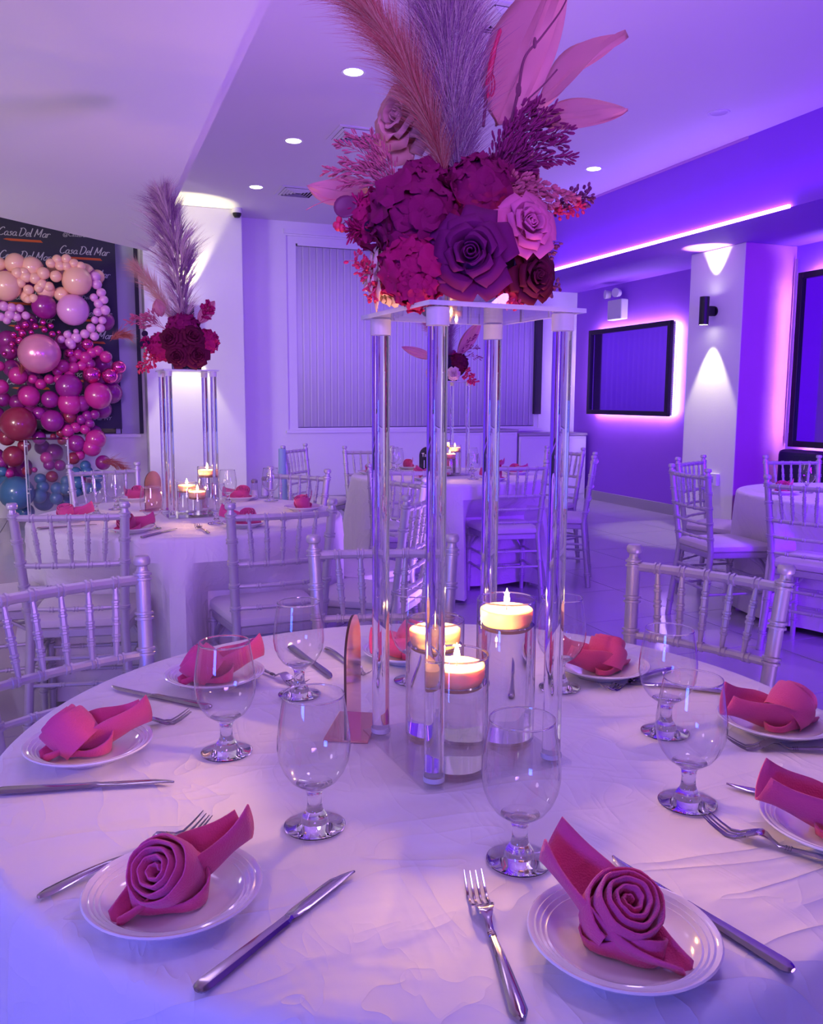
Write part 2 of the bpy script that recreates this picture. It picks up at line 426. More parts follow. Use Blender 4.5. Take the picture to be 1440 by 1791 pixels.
# columns
struct(MB().box((1.19, 9.95, ZC / 2), (1.06, 0.40, ZC)).build('column_back', 'wall_paint', bevel=0.01))
ZL = 2.72
cr = MB().box((5.95, 6.725, ZL / 2), (0.60, 0.75, ZL)); cr.m[2] = 1      # violet-pink light is put into the colour of the alcove-side face
struct(cr.build('column_right', ['wall_paint', 'alcove_light_tint'], bevel=0.008))
# lowered ceiling on the right with violet light put into its colour, and the dropped soffit on the left
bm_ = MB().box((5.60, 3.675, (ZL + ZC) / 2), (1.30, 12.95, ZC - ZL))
struct(bm_.build('ceiling_lowered', 'violet_light_tint'))
SZ = 2.60
sof = MB()
def prism(poly, z0, z1, mb, mat=0):
    n = len(poly)
    vs = [V((p[0], p[1], z0)) for p in poly] + [V((p[0], p[1], z1)) for p in poly]
    fs = [tuple(range(n - 1, -1, -1)), tuple(range(n, 2 * n))] + [(i, (i + 1) % n, n + (i + 1) % n, n + i) for i in range(n)]
    mb.add(vs, fs, mat, False)
prism([(0.60, Y0), (0.60, 8.20), (-2.9, 4.70), (X0, 4.70), (X0, Y0)], SZ, SZ + 0.06, sof)
struct(sof.build('ceiling_soffit', 'ceiling_paint'))
sof2 = MB()
prism([(0.665, Y0), (0.665, 8.33), (-2.9, 4.78), (X0, 4.78), (X0, Y0)], SZ + 0.06, ZC, sof2)
struct(sof2.build('ceiling_step', 'ceiling_paint'))
# skirtings
struct(MB().box(((1.72 + 6.25) / 2, Y1 - 0.012, 0.06), (4.5, 0.024, 0.12)).build('baseboard_back', 'skirting'))
struct(MB().box((X1 - 0.012, 8.6, 0.06), (0.024, 3.0, 0.12)).build('baseboard_right', 'skirting'))
struct(MB().box((X1 - 0.012, 1.8, 0.06), (0.024, 9.0, 0.12)).build('baseboard_near', 'skirting'))

# ---------------------------------------------------------------- lights you can see
def downlight(x, y, lit, label, power=22):
    t = tag(empty('downlight', (x, y, ZC)), label, 'ceiling light', 'recessed downlights')
    MB().lathe([(0.062, -0.002), (0.078, -0.004), (0.080, 0.0), (0.062, 0.0)], 28).build('trim_ring', 'white_trim', t)
    MB().lathe([(0.0, -0.006), (0.035, -0.0065), (0.060, -0.003), (0.061, 0.0)], 28).build('lens', 'lens_lit' if lit else 'lens_off', t)
    if lit: lamp('downlight_lamp', 'SPOT', (x, y, ZC - 0.03), (x, y, 0), power, (0.66, 0.44, 1.0), 0.05, spot=80, blend=0.9)
    return t
downlight(1.69, 5.48, True, 'lit recessed downlight, largest and nearest of the left row')
downlight(1.67, 7.05, True, 'lit recessed downlight in the middle of the left row')
downlight(1.675, 8.67, True, 'lit recessed downlight of the left row nearest the back wall')
downlight(4.36, 6.87, True, 'lit recessed downlight at right, beside the lowered violet-lit ceiling')
downlight(4.36, 5.25, False, 'unlit recessed downlight at upper right of the ceiling')

def vent(x, y, label):
    t = tag(empty('ceiling_vent', (x, y, ZC)), label, 'vent', 'ceiling vents')
    MB().box((0, 0, -0.004), (0.40, 0.40, 0.008)).build('frame', 'white_trim', t)
    MB().box((0, 0, -0.009), (0.33, 0.33, 0.003)).build('backing', 'black_metal', t)
    for k in range(5):
        d = 0.155 - k * 0.030
        mb = MB()
        for q in range(4):
            rt = M.Rotation(q * PI / 2, 3, 'Z') @ M.Rotation(R(28), 3, 'X')
            mb.box(M.Rotation(q * PI / 2, 3, 'Z') @ V((0, d, -0.016)), (2 * d, 0.020, 0.002), 0, rt)
        mb.build('louvre', 'white_trim', t)
vent(2.10, 6.71, 'square white ceiling vent with angled louvres, middle one of three')
vent(2.10, 8.70, 'square white ceiling vent nearest the back wall')
vent(2.26, 4.46, 'square white ceiling vent partly hidden behind the blush leaves')

def led(name, a, b, w, mat, label, parent=None):
    a, b = V(a), V(b); L = (b - a).length
    rt = frame(b - a)
    o = MB().box((0, 0, 0), (w, w, L)).build(name, mat, parent, (a + b) / 2, rt)
    if label: tag(o, label, 'light strip')
    return o
led('led_strip', (4.935, 8.55, ZL + 0.005), (4.935, 5.12, ZL + 0.005), 0.022, 'led_white', 'long glowing white-violet strip along the lower edge of the beam')
led('led_strip', (4.935, 4.62, ZL + 0.005), (4.935, 2.6, ZL + 0.005), 0.020, 'led_violet', 'shorter violet strip on the beam edge, at the right of the gap')
led('led_strip', (4.945, 9.3, ZC - 0.012), (4.945, 5.6, ZC - 0.012), 0.018, 'led_lilac', 'faint lilac glow of reflected light where the beam meets the ceiling')  # glowing strip stands in for reflected light along the ceiling joint
lamp('beam_glow', 'AREA', (4.80, 6.2, ZL + 0.12), (4.95, 6.2, 3.1), 5, (0.22, 0.01, 1.0), 4.6, 0.04)

def sconce(loc, axis_x, label):
    # axis_x: unit vector from the wall outwards
    t = tag(empty('wall_sconce', loc), label, 'wall light', 'up and down wall lights')
    ax = V(axis_x); rt = frame(ax)
    MB().lathe([(0.0, 0.0), (0.045, 0.0), (0.045, 0.012), (0.0, 0.012)], 20, (0, 0, 0), rt).build('mount', 'black_metal', t)
    MB().box(ax * 0.05, (0.07 if abs(ax.x) > .5 else 0.05, 0.05 if abs(ax.x) > .5 else 0.07, 0.09)).build('arm', 'black_metal', t, bevel=0.004)
    c = ax * 0.125
    MB().lathe([(0.040, -0.130), (0.045, -0.130), (0.045, 0.130), (0.040, 0.130), (0.040, 0.118), (0.0, 0.118)], 28, c).lathe([(0.040, -0.130), (0.040, -0.118), (0.0, -0.118)], 28, c).build('body', 'black_metal', t)
    MB().lathe([(0.0, 0.122), (0.039, 0.122)], 24, c).build('lens', 'sconce_lens', t)
    MB().lathe([(0.0, -0.128), (0.039, -0.128)], 24, c).build('lens', 'sconce_lens', t)
    p = V(loc) + c
    lamp('sconce_up', 'SPOT', p + V((0, 0, 0.14)), p - ax * 0.05 + V((0, 0, 2)), 85, (1.0, 0.92, 0.48), 0.02, spot=58, blend=0.35)
    lamp('sconce_down', 'SPOT', p - V((0, 0, 0.14)), p - ax * 0.05 - V((0, 0, 2)), 75, (1.0, 0.92, 0.52), 0.02, spot=58, blend=0.35)
sconce((5.65, 6.72, 2.14), (-1, 0, 0), 'black cylinder wall light shining up and down on the right column')
sconce((1.12, 9.75, 2.16), (0, -1, 0), 'black wall light on the left column, hidden behind the far pampas plume')

# camera dome on the left column, beam of pipe stub beside it
t = tag(empty('security_camera', (1.66, 9.70, 3.30)), 'small black security camera at the top corner of the left column', 'camera')
MB().lathe([(0.0, -0.05), (0.03, -0.045), (0.045, -0.02), (0.048, 0.0)], 20).build('dome', 'black_metal', t)
MB().lathe([(0.0, 0.0), (0.055, 0.0), (0.055, 0.05), (0.0, 0.05)], 20).build('base', 'white_trim', t)

# emergency light above the screen
t = tag(empty('emergency_light', (6.19, 9.12, 2.30)), 'white emergency light box on the violet-lit wall above the screen', 'emergency light')
MB().box((0, 0, 0.10), (0.10, 0.30, 0.24)).build('housing', 'white_trim', t, bevel=0.012)
for s in (-1, 1):
    MB().lathe([(0.0, 0.0), (0.045, 0.0), (0.055, 0.07), (0.0, 0.075)], 16, (-0.05, s * 0.09, 0.29), frame((-1, s * 0.3, 0))).build('lamp_head', 'white_trim', t)

# wall screens with LED back light
def wall_screen(y0, y1, z0, z1, label):
    xf = 6.13; t = tag(empty('wall_screen', (xf, (y0 + y1) / 2, (z0 + z1) / 2)), label, 'screen')
    w, h = y1 - y0, z1 - z0; fw = 0.055
    MB().box((0.035, 0, 0), (0.05, w - 0.02, h - 0.02)).build('casing', 'black_frame', t)
    MB().box((0.004, 0, 0), (0.006, w - 2 * fw, h - 2 * fw)).build('panel', 'screen', t)
    mb = MB()
    for s in (-1, 1):
        mb.box((0.0, s * (w / 2 - fw / 2), 0), (0.05, fw, h)); mb.box((0.0, 0, s * (h / 2 - fw / 2)), (0.05, w - 2 * fw, fw))
    mb.build('frame', 'black_frame', t, bevel=0.004)
    mb = MB()
    for s in (-1, 1):
        mb.box((0.075, s * (w / 2 - 0.03), 0), (0.010, 0.014, h - 0.06)); mb.box((0.075, 0, s * (h / 2 - 0.03)), (0.010, w - 0.10, 0.014))
    mb.build('led_strip', 'led_screen', t)
    return t
ts = wall_screen(7.97, 9.62, 1.12, 2.18, 'black-framed screen on the right wall, glowing white around its edges')
mb = MB()
for k in range(44): mb.box((0.055, -0.827, -0.51 + k * 0.0237), (0.014, 0.006, 0.012))
mb.build('led_dots', 'led_white', ts)
wall_screen(4.35, 6.18, 0.88, 2.45, 'tall black-framed screen at the right edge above the navy banquette')
led('led_strip', (6.22, 6.32, 0.9), (6.22, 6.32, 2.6), 0.014, 'led_lilac', 'thin vertical violet strip in the alcove corner behind the banquette')
lamp('alcove_glow', 'AREA', (6.19, 6.28, 1.7), (5.95, 6.34, 1.7), 0.15, (0.62, 0.10, 1.0), 0.05, 1.6)

# low cabinets under the window
def cabinet(x0, x1, ztop, label):
    t = tag(empty('low_cabinet', ((x0 + x1) / 2, 9.92, 0)), label, 'cabinet', 'low white cabinets under the window'); w = x1 - x0
    MB().box((0, 0, ztop / 2 - 0.02), (w, 0.40, ztop - 0.04)).build('body', 'white_trim', t)
    MB().box((0, -0.005, ztop - 0.02), (w + 0.02, 0.43, 0.03)).build('top', 'skirting', t, bevel=0.004)
    for s in (-1, 1):
        d = MB().box((s * w / 4, -0.208, ztop / 2), (w / 2 - 0.03, 0.016, ztop - 0.14)).build('door', 'white_trim', t, bevel=0.004)
        MB().box((s * w / 4 - s * (w / 4 - 0.06), -0.222, ztop / 2 + 0.1), (0.012, 0.012, 0.12)).build('handle', 'steel', d)
cabinet(4.14, 5.16, 0.93, 'low white cabinet under the middle of the blinds')
cabinet(5.19, 6.18, 0.875, 'lower white cabinet in the back right corner beneath the blinds')

# banquette
t = tag(empty('banquette', (5.88, 4.55, 0)), 'navy blue padded banquette along the right wall behind white table', 'bench')
MB().box((-0.02, 0, 0.17), (0.58, 3.3, 0.34)).build('plinth', 'navy_vinyl', t)
for k in range(3):
    MB().box((-0.04, -1.1 + 1.1 * k, 0.395), (0.62, 1.09, 0.11)).build('seat_cushion', 'navy_vinyl', t, bevel=0.03, seg=3)
    MB().box((0.19, -1.1 + 1.1 * k, 0.65), (0.16, 1.09, 0.42)).build('back_cushion', 'navy_vinyl', t, bevel=0.05, seg=3)
# switch plate low on the right column
t = tag(empty('outlet_box', (5.63, 6.62, 0.55)), 'pale outlet cover low on the right column', 'outlet')
MB().box((0, 0, 0), (0.04, 0.17, 0.12)).build('cover', 'white_trim', t, bevel=0.008)
MB().box((-0.023, 0, 0), (0.006, 0.08, 0.06)).build('socket', 'grey_frame', t)

# ---------------------------------------------------------------- chiavari chairs
def bamboo(mb, path, r, rings, n=10, taper=None, mat=0):
    # a turned rod along path with paired rings at the given fractions
    P = [V(p) for p in path]; L = [0.0]
    for a, b in zip(P[:-1], P[1:]): L.append(L[-1] + (b - a).length)
    tot = L[-1]
    def at(s):
        s = min(max(s, 0), tot)
        for i in range(len(P) - 1):
            if s <= L[i + 1] + 1e-9:
                q = (s - L[i]) / max(L[i + 1] - L[i], 1e-9); return P[i].lerp(P[i + 1], q)
        return P[-1]
    st = [(l, 1.0) for l in L]
    for fr in rings:
        for dd in (-0.006, 0.006):
            s0 = fr * tot + dd
            st += [(s0 - 0.004, 1.0), (s0 - 0.0025, 1.28), (s0 + 0.0025, 1.28), (s0 + 0.004, 1.0)]
    st = sorted([q for q in st if -1e-6 <= q[0] <= tot + 1e-6])
    pts = [at(q[0]) for q in st]
    rr = [r * q[1] * (taper(q[0] / tot) if taper else 1.0) for q in st]
    mb.tube(pts, rr, n, mat)
ch0 = None
def make_chair():
    t = empty('chiavari_chair')
    def post_x(z): return 0.168 + 0.027 * max(0, (z - 0.44) / 0.48) + 0.022 * max(0, (0.44 - z) / 0.44)
    def post_y(z): return -0.175 - 0.062 * max(0, (z - 0.44) / 0.48) - 0.045 * max(0, (0.44 - z) / 0.44)
    for s in (-1, 1):
        mb = MB()
        pth = [(s * post_x(z), post_y(z), z) for z in (0.0, 0.15, 0.30, 0.44, 0.60, 0.75, 0.888)]
        bamboo(mb, pth, 0.0175, [0.10, 0.30, 0.585, 0.685, 0.785, 0.88, 0.985])
        top = V((s * post_x(0.905), post_y(0.905), 0.888))
        mb.lathe([(0.0155, -0.004), (0.0125, 0.006), (0.0125, 0.012), (0.019, 0.016), (0.0205, 0.022), (0.020, 0.030), (0.016, 0.036), (0.0, 0.038)], 12, top)
        mb.build('rear_leg', 'silver', t)
    for s in (-1, 1):
        mb = MB(); bamboo(mb, [(s * 0.192, 0.188, 0.0), (s * 0.188, 0.186, 0.43)], 0.0175, [0.22, 0.45, 0.68, 0.9], taper=lambda q: 0.82 + 0.18 * q)
        mb.build('front_leg', 'silver', t)
    # seat frame: a trapezoid with rounded front
    def outline(k, gr):
        pts = []
        for (x, y, rr) in ((0.205, 0.205, 0.05), (-0.205, 0.205, 0.05), (-0.178, -0.185, 0.03), (0.178, -0.185, 0.03)):
            cx, cy = x - math.copysign(rr, x), y - math.copysign(rr, y)
            a0 = {(1, 1): 0, (-1, 1): 90, (-1, -1): 180, (1, -1): 270}[(int(math.copysign(1, x)), int(math.copysign(1, y)))]
            for q in range(k):
                an = R(a0 + 90 * q / (k - 1)); pts.append((cx + math.cos(an) * (rr + gr), cy + math.sin(an) * (rr + gr)))
        return pts
    def stack(mb, layers, inner=()):
        n = None; vs = []; fs = []
        for (gr, z) in layers:
            o = outline(5, gr); n = len(o); vs += [V((p[0], p[1], z)) for p in o]
        for (sc, z) in inner:
            vs += [V((p[0] * sc, p[1] * sc, z)) for p in outline(5, -0.014)]
        nl = len(layers) + len(inner)
        for i in range(nl - 1):
            for k in range(n): fs.append((i * n + k, i * n + (k + 1) % n, (i + 1) * n + (k + 1) % n, (i + 1) * n + k))
        fs.append(tuple(range(n - 1, -1, -1))); e = (nl - 1) * n; fs.append(tuple(range(e, e + n)))
        mb.add(vs, fs, 0)
    mb = MB(); stack(mb, [(-0.012, 0.405), (-0.006, 0.41), (-0.004, 0.436), (-0.010, 0.442)]); mb.build('seat_frame', 'silver', t)
    mb = MB(); stack(mb, [(-0.012, 0.4425), (-0.002, 0.447), (0.003, 0.458), (0.0, 0.474), (-0.014, 0.486)], ((0.85, 0.492), (0.55, 0.496), (0.2, 0.497))); mb.build('seat_cushion', 'cushion', t)
    def rail(name, z, r, rings, bow=0.018):
        x = post_x(z); y = post_y(z)
        mb = MB(); bamboo(mb, [(x * q, y - bow * (1 - q * q), z) for q in (-1, -0.75, -0.5, -0.25, 0, 0.25, 0.5, 0.75, 1)], r, rings, 8)
        mb.build(name, 'silver', t)
    fr = [1 / 6, 2 / 6, 3 / 6, 4 / 6, 5 / 6]
    rail('top_rail', 0.868, 0.0125, fr); rail('back_rail', 0.690, 0.0105, fr); rail('back_rail', 0.605, 0.0085, [0.25, 0.5, 0.75]); rail('back_rail', 0.520, 0.0085, [0.25, 0.5, 0.75])
    for q in fr:
        k = 2 * q - 1
        a = V((post_x(0.868) * k, post_y(0.868) - 0.018 * (1 - k * k), 0.868)); b = V((post_x(0.69) * k * 0.92, post_y(0.69) - 0.018 * (1 - k * k), 0.69))
        mb = MB(); bamboo(mb, [a, a.lerp(b, 0.5), b], 0.0088, [0.28, 0.5, 0.72], 8, taper=lambda s: 0.62 + 0.38 * math.sin(PI * s)); mb.build('spindle', 'silver', t)
    def st(a, b, r=0.008):
        mb = MB(); bamboo(mb, [a, b], r, [0.33, 0.66], 7); mb.build('stretcher', 'silver', t)
    for z in (0.17, 0.27): st((-0.19, 0.187, z), (0.19, 0.187, z))
    for s in (-1, 1):
        for z in (0.20, 0.30): st((s * 0.19, 0.187, z), (s * post_x(z), post_y(z), z))
    for z in (0.23, 0.33): st((-post_x(z), post_y(z), z), (post_x(z), post_y(z), z))
    for s in (-1, 1):
        mb = MB(); mb.tube([(s * 0.187, 0.180, 0.30), (s * 0.186, 0.14, 0.36), (s * 0.184, 0.07, 0.405)], 0.008, 7); mb.build('brace', 'silver', t)
        mb = MB(); mb.tube([(s * 0.180, 0.187, 0.30), (s * 0.14, 0.187, 0.36), (s * 0.07, 0.187, 0.405)], 0.008, 7); mb.build('brace', 'silver', t)
    return t
ch0 = make_chair(); ch_used = [False]; CHAIRS = []
def chair(mx, my, fx, fy, label):
    # (mx, my): middle of the top rail on plan; (fx, fy): the way the sitter faces
    f = V((fx, fy, 0)).normalized()
    t = ch0 if not ch_used[0] else copy_tree(ch0)
    ch_used[0] = True
    CHAIRS.append((mx + f.x * 0.236, my + f.y * 0.236, f.x, f.y))
    t.location = (mx + f.x * 0.236, my + f.y * 0.236, 0); t.rotation_euler = (0, 0, math.atan2(f.y, f.x) - PI / 2)
    tag(t, label, 'chair', 'silver chiavari chairs')
def ang(a): return (-math.sin(R(a)), math.cos(R(a)))   # rail angle -> facing
chair(-0.06, 2.035, *ang(205), 'silver chiavari chair at left edge, drawn up to the near table')
chair(0.770, 2.233, *ang(163), 'silver chiavari chair behind the near table, straight behind the candle stand')
chair(1.426, 1.684, *ang(116), 'silver chiavari chair at the right of the near table, behind two goblets')
chair(-0.063, 3.311, *ang(-11), 'silver chiavari chair with its back to us, left front of the second table')
chair(0.677, 3.107, *ang(2.6), 'silver chiavari chair with its back to us, right front of the second table')
chair(0.10, 5.25, *ang(197), 'pale chiavari chair on the far side of second table, before the balloons')
chair(1.095, 4.605, *ang(130), 'silver chiavari chair on the right far side of the second table')
chair(-0.64, 3.88, *ang(-85), 'silver chiavari chair at far left, only its seat showing')
chair(1.62, 6.95, *ang(229), 'silver chiavari chair by the back wall with pale blue sash on its post')
chair(2.15, 6.60, *ang(170), 'silver chiavari chair on the far side of the back table, under the blinds')
chair(1.743, 4.707, *ang(-22), 'dark looking chiavari chair with its back to us, left front of back table')
chair(1.495, 4.065, *ang(108), 'silver chiavari chair turned left, seen between the front rods of the tall stand')
chair(1.305, 3.285, *ang(50), 'silver chiavari chair seen edge-on just behind the near left rods')
chair(2.543, 4.78, *ang(-9), 'chiavari chair with its back to us, right front of back table')
chair(3.37, 5.18, *ang(56), 'chiavari chair seen from the side, right of the back table by open floor')
chair(3.643, 6.04, *ang(107), 'chiavari chair on the far right of the back table, before the low cabinet')
chair(3.87, 4.77, *ang(206), 'chiavari chair farther of the two beside the right column')
chair(3.26, 4.03, *ang(-98), 'chiavari chair nearer of the two, seen side-on left of the right table')
chair(3.333, 3.24, *ang(-68), 'chiavari chair with its back to us at the right edge, before right table')
chair(4.627, 4.632, *ang(163), 'chiavari chair on the far side of the right table, before navy banquette')
# pale blue sash
def sash_fn(u, v): return V((0.030 * math.cos(2 * PI * u) * (1 + 0.3 * v), 0.030 * math.sin(2 * PI * u) * (1 + 0.15 * math.sin(9 * u)), 0.90 - 0.50 * v))
pm('sash_cloth', (0.42, 0.60, 0.78), 0.6, trans=0.3)
tag(MB().grid(sash_fn, 14, 8, closed=True).build('sash', 'sash_cloth', None, (1.485, 6.80, 0.0)), 'pale blue cloth sash hanging over one chair post by the wall', 'sash')

# ---------------------------------------------------------------- tables
TZ = 0.76
def tablecloth(cx, cy, r, label, seed, folds=11, fine=False, hem=0.03):
    rng = random.Random(seed); ph = [rng.uniform(0, 6.28) for _ in range(6)]; am = [rng.uniform(0.6, 1.2) for _ in range(6)]
    prof = []
    nr = 14 if fine else 5
    for i in range(nr): prof.append((0.0 + (r - 0.02) * i / (nr - 1), TZ, 0.0))
    for a in (25, 55, 90): prof.append((r - 0.02 + 0.02 * math.sin(R(a)), TZ - 0.02 + 0.02 * math.cos(R(a)), 0.0))
    for k in range(1, 10):
        q = k / 9; prof.append((r + 0.02 * q ** 0.5 + 0.05 * q, TZ - 0.02 - q * (TZ - 0.02 - hem), q))
    n = 240 if fine else 150
    def fold(th, q):
        v = 0
        for j, kk in enumerate((folds, folds + 4, folds - 4, 2 * folds + 3)):
            v += am[j] * math.cos(kk * th + ph[j] + 0.7 * q) * (0.5, 0.3, 0.3, 0.12)[j]
        return v * 0.062 * q ** 0.8
    vs = [V((0, 0, TZ))]; fs = []
    for (rr, z, q) in prof[1:]:
        for k in range(n):
            th = 2 * PI * k / n; ra = rr + fold(th, q)
            px, py = ra * math.cos(th), ra * math.sin(th)
            for (hx, hy, fx, fy) in CHAIRS:       # a seat pushed in under the table holds the drape back
                dx, dy = cx + px - hx, cy + py - hy
                lx, ly = dx * fy - dy * fx, dx * fx + dy * fy
                m = max(0.0, min(1.0, (0.31 - abs(lx)) / 0.09)) * max(0.0, min(1.0, (0.68 - z) / 0.16))
                if m > 0 and -0.3 < ly < 0.225: px += fx * (0.225 - ly) * m; py += fy * (0.225 - ly) * m
            vs.append(V((px, py, z + (0.012 * math.sin(5 * th + ph[4]) * q))))
    for k in range(n): fs.append((0, 1 + k, 1 + (k + 1) % n))
    for i in range(len(prof) - 2):
        for k in range(n): fs.append((1 + i * n + k, 1 + (i + 1) * n + k, 1 + (i + 1) * n + (k + 1) % n, 1 + i * n + (k + 1) % n))
    o = MB().add(vs, fs).build('tablecloth', 'table_linen', None, (cx, cy, 0.0))
    return tag(o, label, 'tablecloth')
NT, T2, T3, T4 = V((0.527, 1.245, 0)), V((0.45, 4.08, 0)), V((2.44, 5.64, 0)), V((4.27, 3.72, 0))
tablecloth(NT.x, NT.y, 0.69, 'creased white cloth over the near round table, filling the foreground', 3, fine=True)
tablecloth(T2.x, T2.y, 0.71, 'white floor-length cloth over the second table at left', 5)
tablecloth(T3.x, T3.y, 0.70, 'white floor-length cloth over the back table under the blinds', 9, folds=12)
tablecloth(T4.x, T4.y, 0.70, 'white floor-length cloth over the table at the right edge', 11)

# ---- plates, napkins, cutlery, goblets
plate_prof = [(0.0, 0.003), (0.045, 0.003), (0.050, 0.0), (0.053, 0.0), (0.058, 0.004), (0.074, 0.011), (0.089, 0.0185), (0.0925, 0.0205), (0.094, 0.0225), (0.0925, 0.0240),
              (0.0900, 0.0235), (0.0870, 0.0210), (0.0850, 0.0222), (0.0815, 0.0185), (0.0795, 0.0195), (0.0760, 0.0160), (0.0740, 0.0168), (0.0700, 0.0130), (0.0640, 0.0095), (0.058, 0.0075), (0.050, 0.0068), (0.0, 0.0065)]
plate_me = MB().lathe(plate_prof, 56).mesh('plate', 'porcelain')
def plate(x, y, label):
    o = link('plate', plate_me, None, (x, y, TZ + 0.0008)); return tag(o, label, 'plate', 'white side plates')

def rose_roll_mesh():
    turns = 4.6; nth = int(turns * 30); th_t = 0.0019
    mb = MB(); vs = []; fs = []
    for i in range(nth + 1):
        a = 2 * PI * turns * i / nth; q = i / nth
        r = 0.0035 + 0.0076 * a / (2 * PI) + 0.0007 * math.sin(3 * a) * q + 0.0005 * math.sin(7.3 * a)
        zt = 0.060 - 0.010 * (q - 0.45) ** 2 * 4 + 0.0012 * math.sin(2.1 * a); zb = 0.0
        if q > 0.9: zt -= 0.012 * (q - 0.9) / 0.1
        c, s_ = math.cos(a), math.sin(a)
        sh = 0.80 + 0.20 * q
        for (rr, z) in ((r - th_t, zb), (r - th_t * 1.1, zt - 0.003), (r - 0.4 * th_t, zt), (r + 0.4 * th_t, zt), (r + th_t * 1.1, zt - 0.003), (r + th_t * 1.2, zt * 0.55), (r * 0.86 + th_t, zb)):
            vs.append(V((rr * c, rr * s_, z)))
    k = 7
    for i in range(nth):
        for j in range(k):
            fs.append((i * k + j, i * k + (j + 1) % k, (i + 1) * k + (j + 1) % k, (i + 1) * k + j))
    fs.append(tuple(range(k))); fs.append(tuple(range(nth * k + k - 1, nth * k - 1, -1)))
    mb.add(vs, fs); return mb.mesh('rose_roll', 'napkin_cloth')
def tail_mesh(rise=0.030, length=0.086, wide=0.034):
    # a folded strip: a pointed front lip, a hollow under the roll, and a raised pointed wing
    def fn(u, v):
        x = -0.070 + v * (0.070 + length)
        w = wide * (0.30 + 0.70 * math.sin(PI * min(1, v / 0.5) * 0.5)) * (1 - 0.55 * max(0, (v - 0.62) / 0.38) ** 1.3)
        k = 2 * u - 1
        wall = 0.014 + 0.024 * v + 0.014 * math.sin(PI * v)
        z = wall * abs(k) ** 1.6 + rise * max(0, (v - 0.42) / 0.58) ** 1.5 + 0.004 * math.sin(9 * v + 3 * k)
        z += 0.014 * max(0, -k) * max(0, (v - 0.45) / 0.55)
        y = w * (k - 0.18 * k ** 3) + 0.006 * math.sin(4.5 * v)
        return V((x + 0.014 * (1 - k * k) * v ** 3, y, z))
    mb = MB(); mb.grid(fn, 13, 22)
    def fn2(u, v):      # the collar fold round the foot of the roll
        a = R(-150 + 300 * u)
        r = 0.036 + 0.006 * math.sin(3 * a + 1) + 0.004 * v
        return V((-r * math.cos(a) - 0.002, r * math.sin(a) * 0.92, 0.002 + v * (0.020 + 0.010 * math.sin(2 * a + 0.5))))
    mb.grid(fn2, 26, 5)
    return mb.mesh('napkin_tail', 'napkin_cloth')
roll_me = rose_roll_mesh(); tail_me = [tail_mesh(), tail_mesh(0.040, 0.092, 0.038), tail_mesh(0.022, 0.084, 0.038)]
def napkin(x, y, tail_az, axis, label, kind=0, off=0.018, z=TZ, lift=0.012):
    t = tag(empty('napkin', (x, y, z + 0.0085), R(tail_az)), label, 'napkin', 'rose-folded pink napkins')
    inv = M.Rotation(R(-tail_az), 3, 'Z')
    ax = inv @ V(axis).normalized()
    o = link('rose_roll', roll_me, t, V((-off, 0, lift + 0.016)) - ax * 0.020, frame(ax))
    o2 = link('napkin_tail', tail_me[kind], t, (0, 0, 0.0), None, solid=0.0022)
    return t

def fork_mesh():
    mb = MB()
    # side profile z(x): handle end at x=0, tines at x=0.222
    def zc(x):
        if x < 0.13: return 0.004 + 0.004 * math.sin(PI * x / 0.13)
        q = (x - 0.13) / 0.092
        return 0.004 + 0.010 * math.sin(PI * min(1, q / 0.30) * 0.5) * (1 if q < 0.3 else 1) - 0.016 * max(0, min(1, (q - 0.25) / 0.35)) + 0.017 * max(0, (q - 0.62) / 0.38) ** 1.4
    def wd(x):
        if x < 0.012: return 0.0085 * math.sqrt(max(0.05, x / 0.012))
        if x < 0.115: return 0.0085 - 0.0047 * (x - 0.012) / 0.103
        if x < 0.140: return 0.0038
        if x < 0.165: return 0.0038 + 0.0087 * ((x - 0.140) / 0.025) ** 0.8
        return 0.0125
    xs = [0.0008, 0.003, 0.006, 0.012, 0.03, 0.05, 0.07, 0.09, 0.105, 0.115, 0.122, 0.13, 0.14, 0.147, 0.154, 0.16, 0.166, 0.172]
    vs = []; fs = []; k = 8
    for x in xs:
        w = wd(x); z = zc(x); th = 0.0014 if x > 0.1 else 0.0019
        cup = 0.0025 if x > 0.145 else (-0.0010 if x < 0.12 else 0.0)
        for (a, b) in ((-1, 0), (-0.55, 1), (0, 1), (0.55, 1), (1, 0), (0.55, -1), (0, -1), (-0.55, -1)):
            vs.append(V((x, a * w, z + b * th * (1 if b else 0) + cup * (a * a - 0.3))))
    for i in range(len(xs) - 1):
        for j in range(k): fs.append((i * k + j, i * k + (j + 1) % k, (i + 1) * k + (j + 1) % k, (i + 1) * k + j))
    fs.append(tuple(range(k - 1, -1, -1))); e = (len(xs) - 1) * k; fs.append(tuple(range(e, e + k)))
    mb.add(vs, fs)
    for t_ in range(4):
        yy = -0.0105 + t_ * 0.0070
        mb.tube([(x, yy * (1 - 0.06 * (x - 0.17) / 0.05), zc(x) + 0.0025 * ((yy / 0.0125) ** 2 - 0.3)) for x in (0.168, 0.180, 0.192, 0.204, 0.214, 0.222)], [0.0018, 0.0018, 0.0017, 0.0016, 0.0013, 0.0006], 6, flat=0.8)
    for q in (0.117, 0.120, 0.123): mb.tube([(q - 0.0008, 0, zc(q)), (q + 0.0008, 0, zc(q))], 0.0046, 8, flat=0.55)
    return mb.mesh('fork', 'steel')
